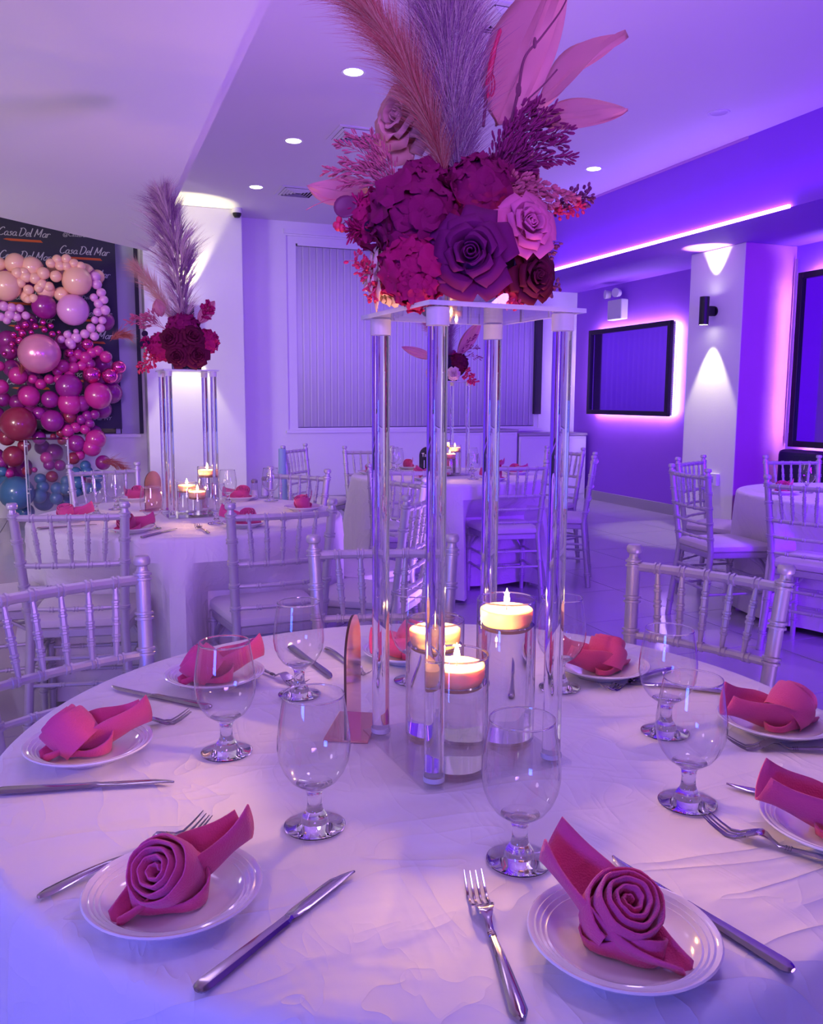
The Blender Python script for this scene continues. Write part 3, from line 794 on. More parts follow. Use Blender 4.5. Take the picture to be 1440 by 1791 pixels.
def knife_mesh():
    mb = MB(); xs = [0.0, 0.002, 0.006, 0.012, 0.04, 0.08, 0.11, 0.122, 0.126, 0.130, 0.140, 0.16, 0.19, 0.21, 0.225, 0.233, 0.238]
    vs = []; fs = []; k = 8
    for x in xs:
        if x < 0.122: w = 0.0098 - 0.0035 * x / 0.122; th = 0.0040 - 0.001 * x / 0.122
        elif x < 0.131: w = 0.0066; th = 0.0032
        else: w = 0.0092; th = 0.0011
        if x <= 0.006: w *= (0.35, 0.7, 0.93)[xs.index(x)]; th *= (0.4, 0.7, 0.95)[xs.index(x)]
        lo, hi = -w, w
        if x > 0.2: hi = w - 0.013 * ((x - 0.2) / 0.038) ** 2
        if x >= 0.13: lo += 0.0025
        for (a, b) in ((0, 0), (0.2, 1), (0.5, 1.1), (0.8, 1), (1, 0), (0.8, -1), (0.5, -1.1), (0.2, -1)):
            vs.append(V((x, lo + (hi - lo) * a, 0.0042 + b * th)))
    for i in range(len(xs) - 1):
        for j in range(k): fs.append((i * k + j, i * k + (j + 1) % k, (i + 1) * k + (j + 1) % k, (i + 1) * k + j))
    fs.append(tuple(range(k - 1, -1, -1))); e = (len(xs) - 1) * k; fs.append(tuple(range(e, e + k)))
    mb.add(vs, fs); return mb.mesh('knife', 'steel')
fork_me, knife_me = fork_mesh(), knife_mesh()
def cutlery(name, me, a, b, label, L):
    # handle end a, tip b
    d = V((b[0] - a[0], b[1] - a[1], 0)); o = link(name, me, None, (a[0], a[1], TZ + 0.0012), (0, 0, math.atan2(d.y, d.x)))
    return tag(o, label, name, 'steel %ss' % name)
def fork(a, b, label): return cutlery('fork', fork_me, a, b, label, 0.222)
def knife(a, b, label): return cutlery('knife', knife_me, a, b, label, 0.238)

bowl_prof = [(0.0105, 0.0535), (0.020, 0.0565), (0.030, 0.0640), (0.0385, 0.0760), (0.0440, 0.0900), (0.0462, 0.1050), (0.0458, 0.1200), (0.0440, 0.1360), (0.0412, 0.1540), (0.0386, 0.1700), (0.0380, 0.1740)]
bowl_me = MB().lathe(bowl_prof, 48).mesh('bowl', 'goblet_glass')
rim_me = MB().lathe([(0.0384, 0.1730), (0.0387, 0.1745), (0.0384, 0.1755), (0.0378, 0.1752), (0.0374, 0.1735), (0.0384, 0.1730)], 48).mesh('rim', 'crystal')
stem_prof = [(0.0, 0.0005), (0.036, 0.0005), (0.0385, 0.0015), (0.0390, 0.0030), (0.0370, 0.0045), (0.0280, 0.0060), (0.0185, 0.0085), (0.0175, 0.0120), (0.0150, 0.0170), (0.0118, 0.0215), (0.0100, 0.0260), (0.0092, 0.0330), (0.0094, 0.0420), (0.0108, 0.0490), (0.0160, 0.0545), (0.0230, 0.0588), (0.0215, 0.0600), (0.012, 0.0590), (0.0, 0.0585)]
stem_me = MB().lathe(stem_prof, 36).mesh('stem', 'crystal')
def goblet(x, y, label, s=1.0):
    t = tag(empty('goblet', (x, y, TZ + 0.001)), label, 'glass', 'clear water goblets')
    t.scale = (s, s, s)
    link('bowl', bowl_me, t); link('rim', rim_me, t); link('stem', stem_me, t)
    return t

# near table, eight places
TC = V((-0.36, -0.93, 0.0))
def place(x, y, tail, axis, where, kind=0, off=0.018):
    plate(x, y, 'white ribbed side plate ' + where); napkin(x, y, tail, axis, 'pink rose-folded napkin ' + where, kind, off)
place(0.069, 0.888, 27, (-0.50, -0.60, 0.62), 'front left, between fork and knife', 0, 0.004)
place(0.475, 0.653, 112, (-0.05, -0.55, 0.83), 'front right, with a dark-handled fork at its left', 1, -0.004)
place(0.860, 0.748, 150, (-0.30, -0.65, 0.65), 'cut off by the right edge, lower one', 0, 0.02)
place(1.048, 1.047, 168, (0.75, 0.10, 0.55), 'at the right edge, upper one beside the chair', 2, 0.018)
place(0.939, 1.395, 190, (0.35, 0.20, 0.85), 'behind the tall candles at right, before the chair back', 0, 0.01)
place(0.612, 1.622, 205, (0.60, 0.10, 0.70), 'behind the stand, half hidden by the middle rods', 2, 0.014)
place(0.214, 1.605, 15, (-0.70, 0.20, 0.60), 'at back left, seen through a goblet', 0, 0.02)
place(-0.013, 1.335, 20, (-0.62, 0.30, 0.66), 'at the left edge of the table, above a knife', 2, 0.022)
fork((-0.069, 0.946), (0.129, 1.052), 'steel fork lying behind front left napkin')
knife((0.074, 0.736), (0.266, 0.881), 'steel knife right of the front left plate')
fork((0.334, 0.598), (0.387, 0.814), 'steel fork left of the front right plate, tines catching candlelight')
knife((0.606, 0.566), (0.560, 0.790), 'steel knife right of the front right plate')
fork((0.830, 0.635), (0.728, 0.817), 'steel fork near the right edge, below the cut-off plate')
knife((0.990, 0.737), (0.820, 0.905), 'steel knife half under the cut-off plate at right')
fork((1.112, 0.905), (0.923, 1.021), 'steel fork under the upper right plate, beside goblets')
knife((1.10, 1.21), (1.00, 1.29), 'steel knife beyond the upper right plate')
knife((-0.134, 1.238), (0.104, 1.187), 'steel knife at left edge in front of the left plate')
fork((-0.072, 1.400), (0.139, 1.429), 'steel fork behind the left plate')
knife((0.187, 1.463), (0.030, 1.632), 'steel knife at left behind the nearest left goblet')
fork((0.272, 1.712), (0.362, 1.525), 'steel fork between back left goblets')
knife((0.40, 1.78), (0.43, 1.55), 'steel knife behind the round-topped sign')
fork((0.470, 1.745), (0.492, 1.532), 'steel fork seen between sign and left rod')
fork((1.09, 1.37), (0.904, 1.310), 'steel fork in front of the plate behind the candles')
knife((0.690, 1.360), (0.766, 1.580), 'steel knife seen through the tallest candle vase')
goblet(0.184, 1.269, 'clear goblet at left, a pink napkin showing through it')
goblet(0.253, 1.000, 'clear goblet in front of the sign, left of the stand')
goblet(0.458, 0.836, 'clear goblet nearest us, in front of the candles')
goblet(0.740, 0.886, 'clear goblet at right, front one of two overlapping')
goblet(0.867, 1.100, 'clear goblet at right, back one of two overlapping')
goblet(0.349, 1.482, 'clear goblet behind, left of the sign')
goblet(0.574, 1.482, 'clear goblet behind the front left rod and candle')
goblet(0.818, 1.351, 'clear goblet behind the right rod')

# far tables
def far_place(p, tail, axis, where, kind=0):
    place(p[0], p[1], tail, axis, where, kind)
UPC = (-0.35, -0.6, 0.7)
far_place((-0.07, 4.008), 10, (-0.2, -0.3, 0.9), 'on the second table, far left behind a chair', 0)
far_place((0.164, 3.60), 20, UPC, 'on the second table, front left beside a chair post', 2)
far_place((0.62, 3.60), 170, UPC, 'on the second table, seen through the right chair back', 1)
far_place((0.98, 4.03), 60, (-0.3, -0.2, 0.9), 'on the second table, at its right side', 0)
far_place((0.761, 4.555), 200, (0.1, -0.6, 0.7), 'on the second table, right behind the stand', 2)
far_place((0.241, 4.70), 240, (0.3, -0.5, 0.7), 'on the second table, behind the left goblets', 0)
goblet(0.248, 3.662, 'goblet in front on the second table, left of its stand')
goblet(0.038, 4.169, 'goblet on the second table, left one of the pair by the far chair')
goblet(0.133, 4.355, 'goblet on the second table, right one of the pair by the far chair')
goblet(0.520, 3.72, 'goblet on the second table, right against its candle vases')
goblet(0.911, 4.467, 'goblet on the second table, beside the two shakers')
goblet(0.678, 4.413, 'goblet on the second table, behind the stand at right')
fork((0.450, 3.44), (0.428, 3.655), 'steel fork on the second table, facing us')
knife((0.190, 3.425), (0.330, 3.600), 'steel knife on the second table near the front')
knife((-0.20, 3.80), (0.02, 3.84), 'steel knife on the second table, behind left chair spindles')
knife((0.80, 3.70), (0.93, 3.90), 'steel knife on the second table, behind right chair back')
far_place((1.924, 5.86), 90, UPC, 'on the back table, at its left edge', 2)
far_place((2.347, 6.20), 60, UPC, 'on the back table, left of the black sign', 0)
far_place((2.127, 5.30), 120, UPC, 'on the back table, in front of the black sign', 1)
far_place((2.98, 5.95), 30, UPC, 'on the back table, right far side', 0)
far_place((2.93, 5.52), 10, UPC, 'on the back table, right front above the chair back', 2)
far_place((2.56, 5.14), 160, UPC, 'on the back table, front, beside right rods', 0)
goblet(2.20, 6.14, 'goblet on the back table, left of the sign, farther')
goblet(2.18, 5.99, 'goblet on the back table, left of the sign, nearer')
goblet(2.75, 5.90, 'goblet on the back table, right of its candles')
goblet(2.46, 5.26, 'goblet on the back table, in front of its candles')
goblet(2.83, 5.72, 'goblet on the back table, rightmost one')
far_place((3.80, 3.86), 20, UPC, 'on the right table, seen through a chair back', 0)
far_place((3.94, 3.34), 60, UPC, 'on the right table, near edge beyond the frame', 0)
goblet(3.98, 3.86, 'goblet on the right table, left one')
goblet(4.08, 3.72, 'goblet on the right table, at the picture edge')

# shakers
for i, (x, y) in enumerate(((0.85, 4.60), (0.93, 4.72))):
    t = tag(empty('shaker', (x, y, TZ + 0.001)), ('clear shaker nearer of two on second table', 'clear shaker farther of two on second table')[i], 'shaker', 'salt and pepper shakers')
    MB().lathe([(0.0, 0.0), (0.020, 0.0), (0.021, 0.02), (0.016, 0.08), (0.016, 0.088)], 16).build('jar', 'goblet_glass', t)
    MB().lathe([(0.017, 0.086), (0.018, 0.100), (0.010, 0.108), (0.0, 0.109)], 16).build('cap', 'steel', t)
    MB().lathe([(0.0, 0.003), (0.018, 0.003), (0.017, 0.045), (0.0, 0.046)], 14).build('salt', 'white_ink', t)

# table signs
def sign(x, y, rz, face, label, text=None):
    t = tag(empty('table_sign', (x, y, TZ + 0.001), R(rz)), label, 'sign')
    w, h, th = 0.062, 0.19, 0.004
    pts = [(-w, 0.004)] + [(-w, h - w)] + [(w * math.cos(a), h - w + w * math.sin(a)) for a in [PI - PI * k / 18 for k in range(1, 18)]] + [(w, h - w), (w, 0.004)]
    mb = MB(); n = len(pts)
    vs = [V((p[0], -th / 2, p[1])) for p in pts] + [V((p[0], th / 2, p[1])) for p in pts]
    mb.add(vs, [tuple(range(n))], 0, False); mb.add(vs, [tuple(range(2 * n - 1, n - 1, -1))], 0, False)
    mb.add(vs, [(i, n + i, n + (i + 1) % n, (i + 1) % n) for i in range(n)], 1, False)
    mb.build('panel', [face, 'wood_edge'], t)
    MB().box((0, 0, 0.002), (0.125, 0.072, 0.004)).build('base', face, t, bevel=0.001)
    if text:
        for (s, size, zz) in text:
            cu = bpy.data.curves.new('lettering', 'FONT'); cu.body = s; cu.size = size; cu.align_x = 'CENTER'; cu.extrude = 0.0004
            cu.materials.append(MATS['white_ink'])
            o = bpy.data.objects.new('lettering', cu); COL.objects.link(o); bpy.context.view_layer.update()
            me = bpy.data.meshes.new_from_object(o.evaluated_get(bpy.context.evaluated_depsgraph_get())); bpy.data.objects.remove(o)
            o = link('lettering', me, t)
            o.location = (0, -th / 2 - 0.0008, zz); o.rotation_euler = (PI / 2, 0, 0)
    return t
sign(0.395, 1.298, 62, 'rose_gold', 'rose gold arched table sign seen edge-on, left of the tall stand')
sign(0.30, 4.28, 48, 'rose_gold', 'rose gold arched sign on the second table, behind a goblet')
sign(2.36, 5.86, 10, 'black_mirror', 'black arched sign with pale numerals on the back table', [('Table', 0.040, 0.118), ('11', 0.085, 0.035)])

# ---------------------------------------------------------------- acrylic flower stands
def stand(x, y, rz, label, s=0.24, h=0.665):
    t = tag(empty('flower_stand', (x, y, TZ + 0.001), R(rz)), label, 'stand', 'clear acrylic flower stands')
    MB().box((0, 0, 0.003), (s, s, 0.005)).build('base_plate', 'acrylic_sheet', t)
    top = MB().box((0, 0, h - 0.003), (s, s, 0.005)).build('top_plate', 'acrylic_sheet', t)
    mb = MB()
    for q in range(4):
        mb.box(M.Rotation(q * PI / 2, 3, 'Z') @ V((0, s / 2 + 0.0006, h - 0.003)), (s + 0.0024, 0.0012, 0.006), 0, M.Rotation(q * PI / 2, 3, 'Z'))
    mb.build('polished_edge', 'acrylic_edge', top)
    d = s / 2 - 0.022
    for (a, b) in ((-1, -1), (1, -1), (1, 1), (-1, 1)):
        o = MB().lathe([(0.0, 0.0065), (0.0138, 0.0065), (0.0138, h - 0.0065), (0.0, h - 0.0065)], 24, (a * d, b * d, 0)).build('rod', 'acrylic', t)
        for p in o.data.polygons: p.use_smooth = len(p.vertices) == 4
        MB().lathe([(0.0148, h - 0.030), (0.0156, h - 0.030), (0.0156, h - 0.007), (0.0148, h - 0.007)], 20, (a * d, b * d, 0)).build('collar', 'frosted', o)
        MB().lathe([(0.0148, 0.007), (0.0156, 0.007), (0.0156, 0.014), (0.0148, 0.014)], 20, (a * d, b * d, 0)).build('collar', 'frosted', o)
    return t
stand(0.532, 1.161, 3.6, 'tall clear acrylic stand on the near table, holding the big bouquet')
stand(0.45, 4.05, 4.0, 'clear acrylic stand on the second table before the left column')
stand(2.44, 5.64, 12, 'clear acrylic stand on the back table, seen through the near stand')

# ---------------------------------------------------------------- candles in water
def candle_vase(x, y, h, where, r=0.0465, light=0.5, n=40, fl=1.0, zt=0.015):
    t = tag(empty('candle_vase', (x, y, TZ + 0.0065)), 'clear cylinder vase of water ' + where, 'vase', 'cylinder candle vases')
    MB().lathe([(0.0, 0.0), (r - 0.003, 0.0), (r, 0.003), (r, h - 0.002), (r - 0.001, h)], n).build('glass', 'vase_glass', t)
    MB().lathe([(r, h - 0.002), (r - 0.0005, h + 0.0005), (r - 0.0022, h + 0.0005), (r - 0.0028, h - 0.002), (r, h - 0.002)], n).build('rim', 'crystal', t)
    wl = h - zt - 0.026
    MB().lathe([(0.0, 0.006), (r - 0.0025, 0.006), (r - 0.0025, wl), (0.0, wl)], n).build('water', 'water', t)
    c = tag(empty('floating_candle', (x, y, TZ + 0.0065 + wl + 0.024)), 'lit peach floating candle ' + where, 'candle', 'floating candles')
    MB().lathe([(0.0, -0.034), (0.026, -0.033), (0.035, -0.027), (0.0400, -0.016), (0.0412, -0.004), (0.0408, 0.0005), (0.038, 0.002), (0.025, 0.0005), (0.0, -0.001)], 36).build('wax', 'wax', c)
    MB().tube([(0, 0, -0.001), (0.0006, 0, 0.006), (0.0018, 0, 0.010)], 0.0008, 6).build('wick', 'wick', c)
    MB().lathe([(0.0, 0.006), (0.0030, 0.0085), (0.0044, 0.0125), (0.0046, 0.0165), (0.0036, 0.0220), (0.0018, 0.0280), (0.0, 0.0335)], 14).build('flame', 'flame', c)
    lamp('candle_lamp', 'POINT', (x, y, TZ + 0.0065 + wl + 0.024 + 0.022), None, light * fl, (1.0, 0.52, 0.16), 0.006)
candle_vase(0.489, 1.092, 0.170, 'nearest us inside the tall stand', light=11.0)
candle_vase(0.606, 1.165, 0.226, 'at the right inside the tall stand, highest of the three', light=11.0)
candle_vase(0.508, 1.220, 0.188, 'at the back inside the tall stand', light=11.0)
candle_vase(0.475, 3.99, 0.125, 'lowest of three on the second table', n=24, light=6.0)
candle_vase(0.440, 4.10, 0.145, 'at left behind the lowest, on the second table', n=24, light=6.0)
candle_vase(0.535, 4.09, 0.215, 'tallest of three on the second table', n=24, light=6.0)
candle_vase(2.425, 5.58, 0.165, 'lowest of three on the back table', n=20, light=6.0)
candle_vase(2.50, 5.66, 0.205, 'middle one of three on the back table', n=20, light=6.0)
candle_vase(2.43, 5.70, 0.240, 'tallest of three on the back table', n=20, light=6.0)

# ---------------------------------------------------------------- flowers
# local frame of a bouquet: x to the right, y away, z up (the root Empty is turned to suit)
def petal(mb, R0, az, wid, r_in, r_out, z0, z1, curl, tip, ruff, rng, nu=7, nv=6):
    ph = rng.uniform(0, 6.28)
    def fn(u, v):
        k = 2 * u - 1
        w = wid * (0.45 + 0.55 * math.sin(PI * min(1, 0.15 + v * 0.62))) * (1 - 0.35 * max(0, v - 0.75) / 0.25 * abs(k) ** 2)
        a = az + k * w
        rr = r_in + (r_out - r_in) * v ** 1.3
        vv = v * (1 - 0.22 * abs(k) ** 2.2 * v) + tip * max(0, v - 0.8) * (1 - abs(k))
        z = z0 + (z1 - z0) * math.sin(min(1.2, vv) * PI / 2)
        over = max(0, v - 0.68) / 0.32
        rr += curl * over ** 1.7 * (0.7 + 0.3 * abs(k)); z -= curl * 0.75 * over ** 2
        rr += ruff * math.sin(5 * k + ph) * v
        return V((R0 * rr * math.cos(a), R0 * rr * math.sin(a), R0 * z))
    mb.grid(fn, nu, nv)
def rose(parent, c, axis, R0, mat, seed, roll=0.0, petals=True, name='rose'):
    rng = random.Random(seed); rt = frame(axis, roll=roll)
    mb = MB()
    # tight spiral heart
    def heart(u, v):
        a = 2 * PI * 2.3 * u; r = 0.035 + 0.165 * u
        return V((R0 * r * math.cos(a) * (0.85 + 0.15 * v), R0 * r * math.sin(a) * (0.85 + 0.15 * v), R0 * (-0.30 + v * (0.66 - 0.10 * u + 0.03 * math.sin(3 * a)))))
    mb.grid(heart, 46, 5)
    mb.ell((0, 0, -0.25 * R0), (0.55 * R0, 0.55 * R0, 0.30 * R0), 14, 8)
    core = mb.build(name, mat, parent, c, rt, solid=0.0012)
    rows = [(3, 0.20, 0.30, -0.20, 0.40, 0.05, 0.95), (4, 0.30, 0.46, -0.22, 0.33, 0.10, 0.85), (5, 0.38, 0.64, -0.26, 0.22, 0.16, 0.78), (6, 0.42, 0.86, -0.30, 0.04, 0.17, 0.66)]
    for (n, ri, ro, z0, z1, curl, w) in rows:
        off = rng.uniform(0, 6.28)
        for k in range(n):
            mp = MB(); petal(mp, R0, off + 2 * PI * k / n + rng.uniform(-0.12, 0.12), w * rng.uniform(0.92, 1.12), ri, ro * rng.uniform(0.94, 1.06), z0, z1 + rng.uniform(-0.03, 0.03), curl * rng.uniform(0.7, 1.3), rng.uniform(0.2, 0.9), 0.012, rng)
            mp.build('petal', mat, core, solid=0.0010)
    return core
flor_cache = {}
def floret_mesh(mat):
    if mat in flor_cache: return flor_cache[mat]
    out = []
    for sd in range(3):
        rng = random.Random(sd); mb = MB()
        for k in range(4):
            a = k * PI / 2 + rng.uniform(-.15, .15)
            def fn(u, v, a=a):
                kx = 2 * u - 1; L = v
                w = math.sin(PI * min(1, 0.12 + 0.80 * v)) ** 0.7 * 0.62
                x = L * 1.0; y = kx * w
                z = 0.10 + 0.22 * L * L * (1 if sd != 1 else 0.4) - 0.20 * kx * kx * L + 0.05 * math.sin(4 * kx + sd + k)
                return V((x * math.cos(a) - y * math.sin(a), x * math.sin(a) + y * math.cos(a), z))
            mb.grid(fn, 6, 6)
        mb.ell((0, 0, 0.14), (0.10, 0.10, 0.08), 6, 4)
        out.append(mb.mesh('floret', mat))
    flor_cache[mat] = out; return out
def hydrangea(parent, c, axis, R0, mat, seed, n=24, fs=0.42):
    n = int(n * 1.5); fs *= 0.86
    rng = random.Random(seed); rt = frame(axis)
    core = MB().ell((0, 0, 0), R0 * 0.66, 14, 9).build('hydrangea', 'leaf_dark', parent, c, rt)
    for k in range(n):
        # golden-angle dome
        z = 1 - 1.45 * (k + 0.5) / n; r = math.sqrt(max(0, 1 - z * z)); a = k * 2.399963
        d = V((r * math.cos(a), r * math.sin(a), z))
        o = link('floret', rng.choice(floret_mesh(mat)), core, d * R0 * rng.uniform(0.72, 0.90), frame(d, (0.3, 0.9, 0.2), rng.uniform(0, 6.28)))
        q = R0 * fs * rng.uniform(0.85, 1.2); o.scale = (q, q, q)
    return core
def strip(mb, p, d, L, w, bend, n=3, mat=0):
    # a thin tapering blade from p along d, drooping by bend
    side = d.cross(V((random.uniform(-1, 1), random.uniform(-1, 1), random.uniform(-1, 1))))
    if side.length < 1e-6: side = V((1, 0, 0))
    side.normalize(); vs = []
    for i in range(n + 1):
        q = i / n; c = p + d * (L * q) + bend * (q * q)
        if i == n: vs.append(c)
        else: ww = w * (1 - 0.75 * q); vs += [c - side * ww, c + side * ww]
    fs = [(2 * i, 2 * i + 1, 2 * i + 3, 2 * i + 2) for i in range(n - 1)] + [(2 * n - 2, 2 * n - 1, 2 * n)]
    mb.add(vs, fs, mat)
def plume(parent, pts, wid, n, mat, seed, sl=0.05, sw=0.0005, lean=0.65, name='pampas_plume', start=0.12, mats2=None, clump=1):
    # feathery seed head: thousands of fine hairs along a curved stem
    rng = random.Random(seed); random.seed(seed)
    P = smooth_path(pts, 12); mb = MB()
    mb.tube(P, [0.0022 * (1 - 0.8 * i / (len(P) - 1)) for i in range(len(P))], 6)
    m = len(P) - 1
    for k in range(n):
        s = start + (1 - start) * rng.random() ** 0.9
        i = min(int(s * m), m - 1); q = s * m - i
        p = P[i].lerp(P[i + 1], q); t = (P[i + 1] - P[i]).normalized()
        w = wid * (math.sin(PI * min(1, (s - start) / (1 - start) * 0.86 + 0.10)) ** 0.8)
        a = rng.uniform(0, 2 * PI)
        x = V((1, 0, 0)); x = (x - t * x.dot(t)).normalized(); y = t.cross(x)
        rad = x * math.cos(a) + y * math.sin(a)
        q0 = rng.random() ** 0.6
        base = p + rad * (w * q0 * 0.62)
        dirv = (t * lean + rad * rng.uniform(0.15, 0.75) + V((rng.uniform(-.25, .25), rng.uniform(-.25, .25), rng.uniform(-.25, .25)))).normalized()
        L = sl * rng.uniform(0.5, 1.25) * (0.5 + 0.5 * math.sin(PI * min(1, s * 0.9 + 0.05)))
        mt = 0
        if mats2: mt = 1 if rng.random() < 0.4 else 0
        for cc in range(clump):
            dv = dirv if clump == 1 else (dirv + V((rng.uniform(-.16, .16), rng.uniform(-.16, .16), rng.uniform(-.16, .16)))).normalized()
            bb = base if clump == 1 else base + V((rng.uniform(-1, 1), rng.uniform(-1, 1), rng.uniform(-1, 1))) * (sw * 3)
            strip(mb, bb, dv, L * (1 if clump == 1 else rng.uniform(.6, 1.1)), sw * rng.uniform(0.6, 1.4), rad * (L * 0.22) + V((0, 0, -L * 0.12)), 3, mt)
    o = mb.build(name, [mat] + ([mats2] if mats2 else []), parent)
    return o
def grass(parent, base, dirs, mat, seed, L=0.10, n_side=26, name='grass_spray', seed_len=0.008, sr=0.0013):
    # sprays of grain on thin curved stalks
    rng = random.Random(seed); mb = MB(); base = V(base)
    for d in dirs:
        d = V(d); tip = base + d
        mid = base + d * 0.55 + V((0, 0, 0.12 * d.length))
        P = smooth_path([base, mid, tip], 8); mb.tube(P, [0.0009 * (1 - 0.7 * i / (len(P) - 1)) for i in range(len(P))], 5)
        for k in range(n_side):
            s = 0.25 + 0.75 * k / n_side; i = min(int(s * (len(P) - 1)), len(P) - 2)
            p = P[i]; t = (P[i + 1] - P[i]).normalized()
            rad = V((rng.uniform(-1, 1), rng.uniform(-1, 1), rng.uniform(-1, 1))); rad = (rad - t * rad.dot(t)).normalized()
            dv = (t * 0.85 + rad * 0.5).normalized(); Lk = L * 0.16 * rng.uniform(0.5, 1.5) * (1.25 - s)
            e = p + dv * Lk
            mb.tube([p, e], 0.00035, 3, cap=False)
            mb.ell(e + dv * seed_len * 0.5, (sr, sr, seed_len * 0.62), 6, 4, frame(dv))
    return mb.build(name, mat, parent)
def berry_sprig(parent, base, d, mat, seed, n=60, spread=0.55, br=0.0032, stretch=1.5, name='berry_sprig'):
    rng = random.Random(seed); mb = MB(); base = V(base); d = V(d); L = d.length; t = d.normalized()
    P = smooth_path([base, base + d * 0.5 + V((0, 0, 0.06 * L)), base + d], 6)
    mb.tube(P, 0.0010, 5)
    for k in range(n):
        s = 0.2 + 0.8 * rng.random(); i = min(int(s * (len(P) - 1)), len(P) - 2); p = P[i]
        rad = V((rng.gauss(0, 1), rng.gauss(0, 1), rng.gauss(0, 1))); rad = (rad - t * rad.dot(t)).normalized()
        e = p + rad * (L * spread * rng.uniform(0.12, 0.5)) + t * (L * 0.18 * rng.random())
        mb.tube([p, p.lerp(e, 0.6) + t * 0.002, e], 0.0005, 3, cap=False)
        mb.ell(e, (br * rng.uniform(.6, 1.1), br * rng.uniform(.6, 1.1), br * stretch), 6, 4, frame(e - p))
    return mb.build(name, mat, parent)
def blade(parent, base, tip, side, wid, mat, seed, cup=0.25, arch=0.12, name='blush_leaf', nu=9, nv=18, shape=0.95, twist=0.0):
    # a broad soft leaf with a keel and lengthwise veins
    rng = random.Random(seed); base, tip, side = V(base), V(tip), V(side).normalized(); ax = tip - base; L = ax.length; t = ax.normalized()
    side = (side - t * side.dot(t)).normalized(); nrm = t.cross(side); ph = rng.uniform(0, 6)
    def fn(u, v):
        k = 2 * u - 1
        w = wid * math.sin(PI * v ** shape) ** 0.75 * (1 if v < 0.98 else 0.6)
        s2 = (side * math.cos(twist * v) + nrm * math.sin(twist * v)); n2 = (nrm * math.cos(twist * v) - side * math.sin(twist * v))
        z = cup * w * (abs(k) ** 1.5) + 0.07 * wid * math.sin(3.2 * PI * k) + 0.13 * wid * math.sin(7 * v + 4 * k + ph)
        return base + ax * v + s2 * (w * k) + n2 * (z + arch * L * math.sin(PI * v))
    mb = MB(); mb.grid(fn, nu, nv)
    P = [fn(0.5, i / 12) - nrm * 0.0006 for i in range(13)]
    mb.tube(P, [0.0016 * (1 - 0.7 * i / 12) for i in range(13)], 5)
    return mb.build(name, mat, parent, solid=0.0006)
def round_leaf(parent, c, axis, r, mat='eucalyptus'):
    def fn(u, v):
        a = 2 * PI * u; rr = r * v * (1 + 0.04 * math.cos(2 * a))
        return V((rr * math.cos(a), rr * math.sin(a), 0.18 * r * v * v + 0.03 * r * math.sin(3 * a) * v))
    return MB().grid(fn, 18, 5, closed=True).build('eucalyptus_leaf', mat, parent, c, frame(axis), solid=0.0007)

# ---- the big bouquet on the near stand
# K: metres per photographed hundredth across the bouquet; positions measured from the middle of the plate
bq = tag(empty('flower_bouquet', (0.532, 1.161, TZ + 0.667), R(-20.9)), 'big plum and pink bouquet with pampas plumes on the tall near stand', 'bouquet', 'flower bouquets')
def Q(px, py, y=0.0):
    k = (1.246 + y * 0.99) / 1494.0
    return V(((px - 820) * k, y, (541 - py) * k + 0.13 * y + 0.002))
F = V((0, -1, -0.12))
# dish and dark flower box
MB().box((-0.003, 0.005, 0.0115), (0.115, 0.115, 0.021)).build('dish', 'acrylic_sheet', bq, bevel=0.002)
MB().box((0.012, 0.03, 0.066), (0.105, 0.105, 0.086)).build('flower_box', 'foam_box', bq, bevel=0.003)
MB().ell((-0.01, 0.02, 0.11), (0.105, 0.075, 0.060), 20, 12).build('foliage_base', 'leaf_dark', bq)
rose(bq, Q(813, 440, -0.115), V((-0.10, -1, 0.05)), 0.063, 'rose_plum', 11, 0.4)
rose(bq, Q(915, 392, -0.075), V((0.42, -0.95, 0.22)), 0.047, 'rose_pink', 12, 1.0)
rose(bq, Q(930, 478, -0.055), V((0.55, -0.80, -0.10)), 0.043, 'rose_wine', 13, 2.0)
rose(bq, Q(660, 478, -0.010), V((-1.0, -0.10, 0.12)), 0.052, 'rose_cream', 14, 0.2)
rose(bq, Q(712, 224, 0.065), V((-0.70, -0.70, 0.15)), 0.072, 'rose_blush', 15, 0.9, name='peony')
rose(bq, Q(668, 505, 0.005), V((-0.75, -0.25, -0.55)), 0.036, 'rose_cream', 16, 0.9)
hydrangea(bq, Q(722, 385, -0.055), V((-0.3, -1, 0.3)), 0.068, 'petal_plum', 21, 30)
hydrangea(bq, Q(722, 470, -0.075), V((-0.35, -1, -0.2)), 0.054, 'petal_raspberry', 22, 26)
hydrangea(bq, Q(660, 390, -0.01), V((-0.8, -0.7, 0.2)), 0.044, 'petal_raspberry', 23, 22, 0.36)
hydrangea(bq, Q(830, 345, -0.03), V((0.1, -1, 0.5)), 0.055, 'petal_plum', 24, 26)
hydrangea(bq, Q(742, 345, 0.0), V((-0.2, -0.7, 0.8)), 0.050, 'petal_plum', 28, 22)
hydrangea(bq, Q(880, 330, 0.01), V((0.4, -0.6, 0.8)), 0.046, 'petal_plum', 25, 22)
hydrangea(bq, Q(720, 498, -0.095), V((-0.3, -1, -0.6)), 0.034, 'petal_raspberry', 26, 18)
hydrangea(bq, Q(895, 505, -0.02), V((0.5, -0.6, -0.6)), 0.028, 'petal_raspberry', 27, 16)
# back side of the bouquet, so that it closes round
hydrangea(bq, V((-0.05, 0.10, 0.11)), V((-0.2, 1, 0.3)), 0.058, 'petal_plum', 31, 22)
hydrangea(bq, V((0.06, 0.09, 0.11)), V((0.3, 1, 0.3)), 0.055, 'petal_raspberry', 32, 22)
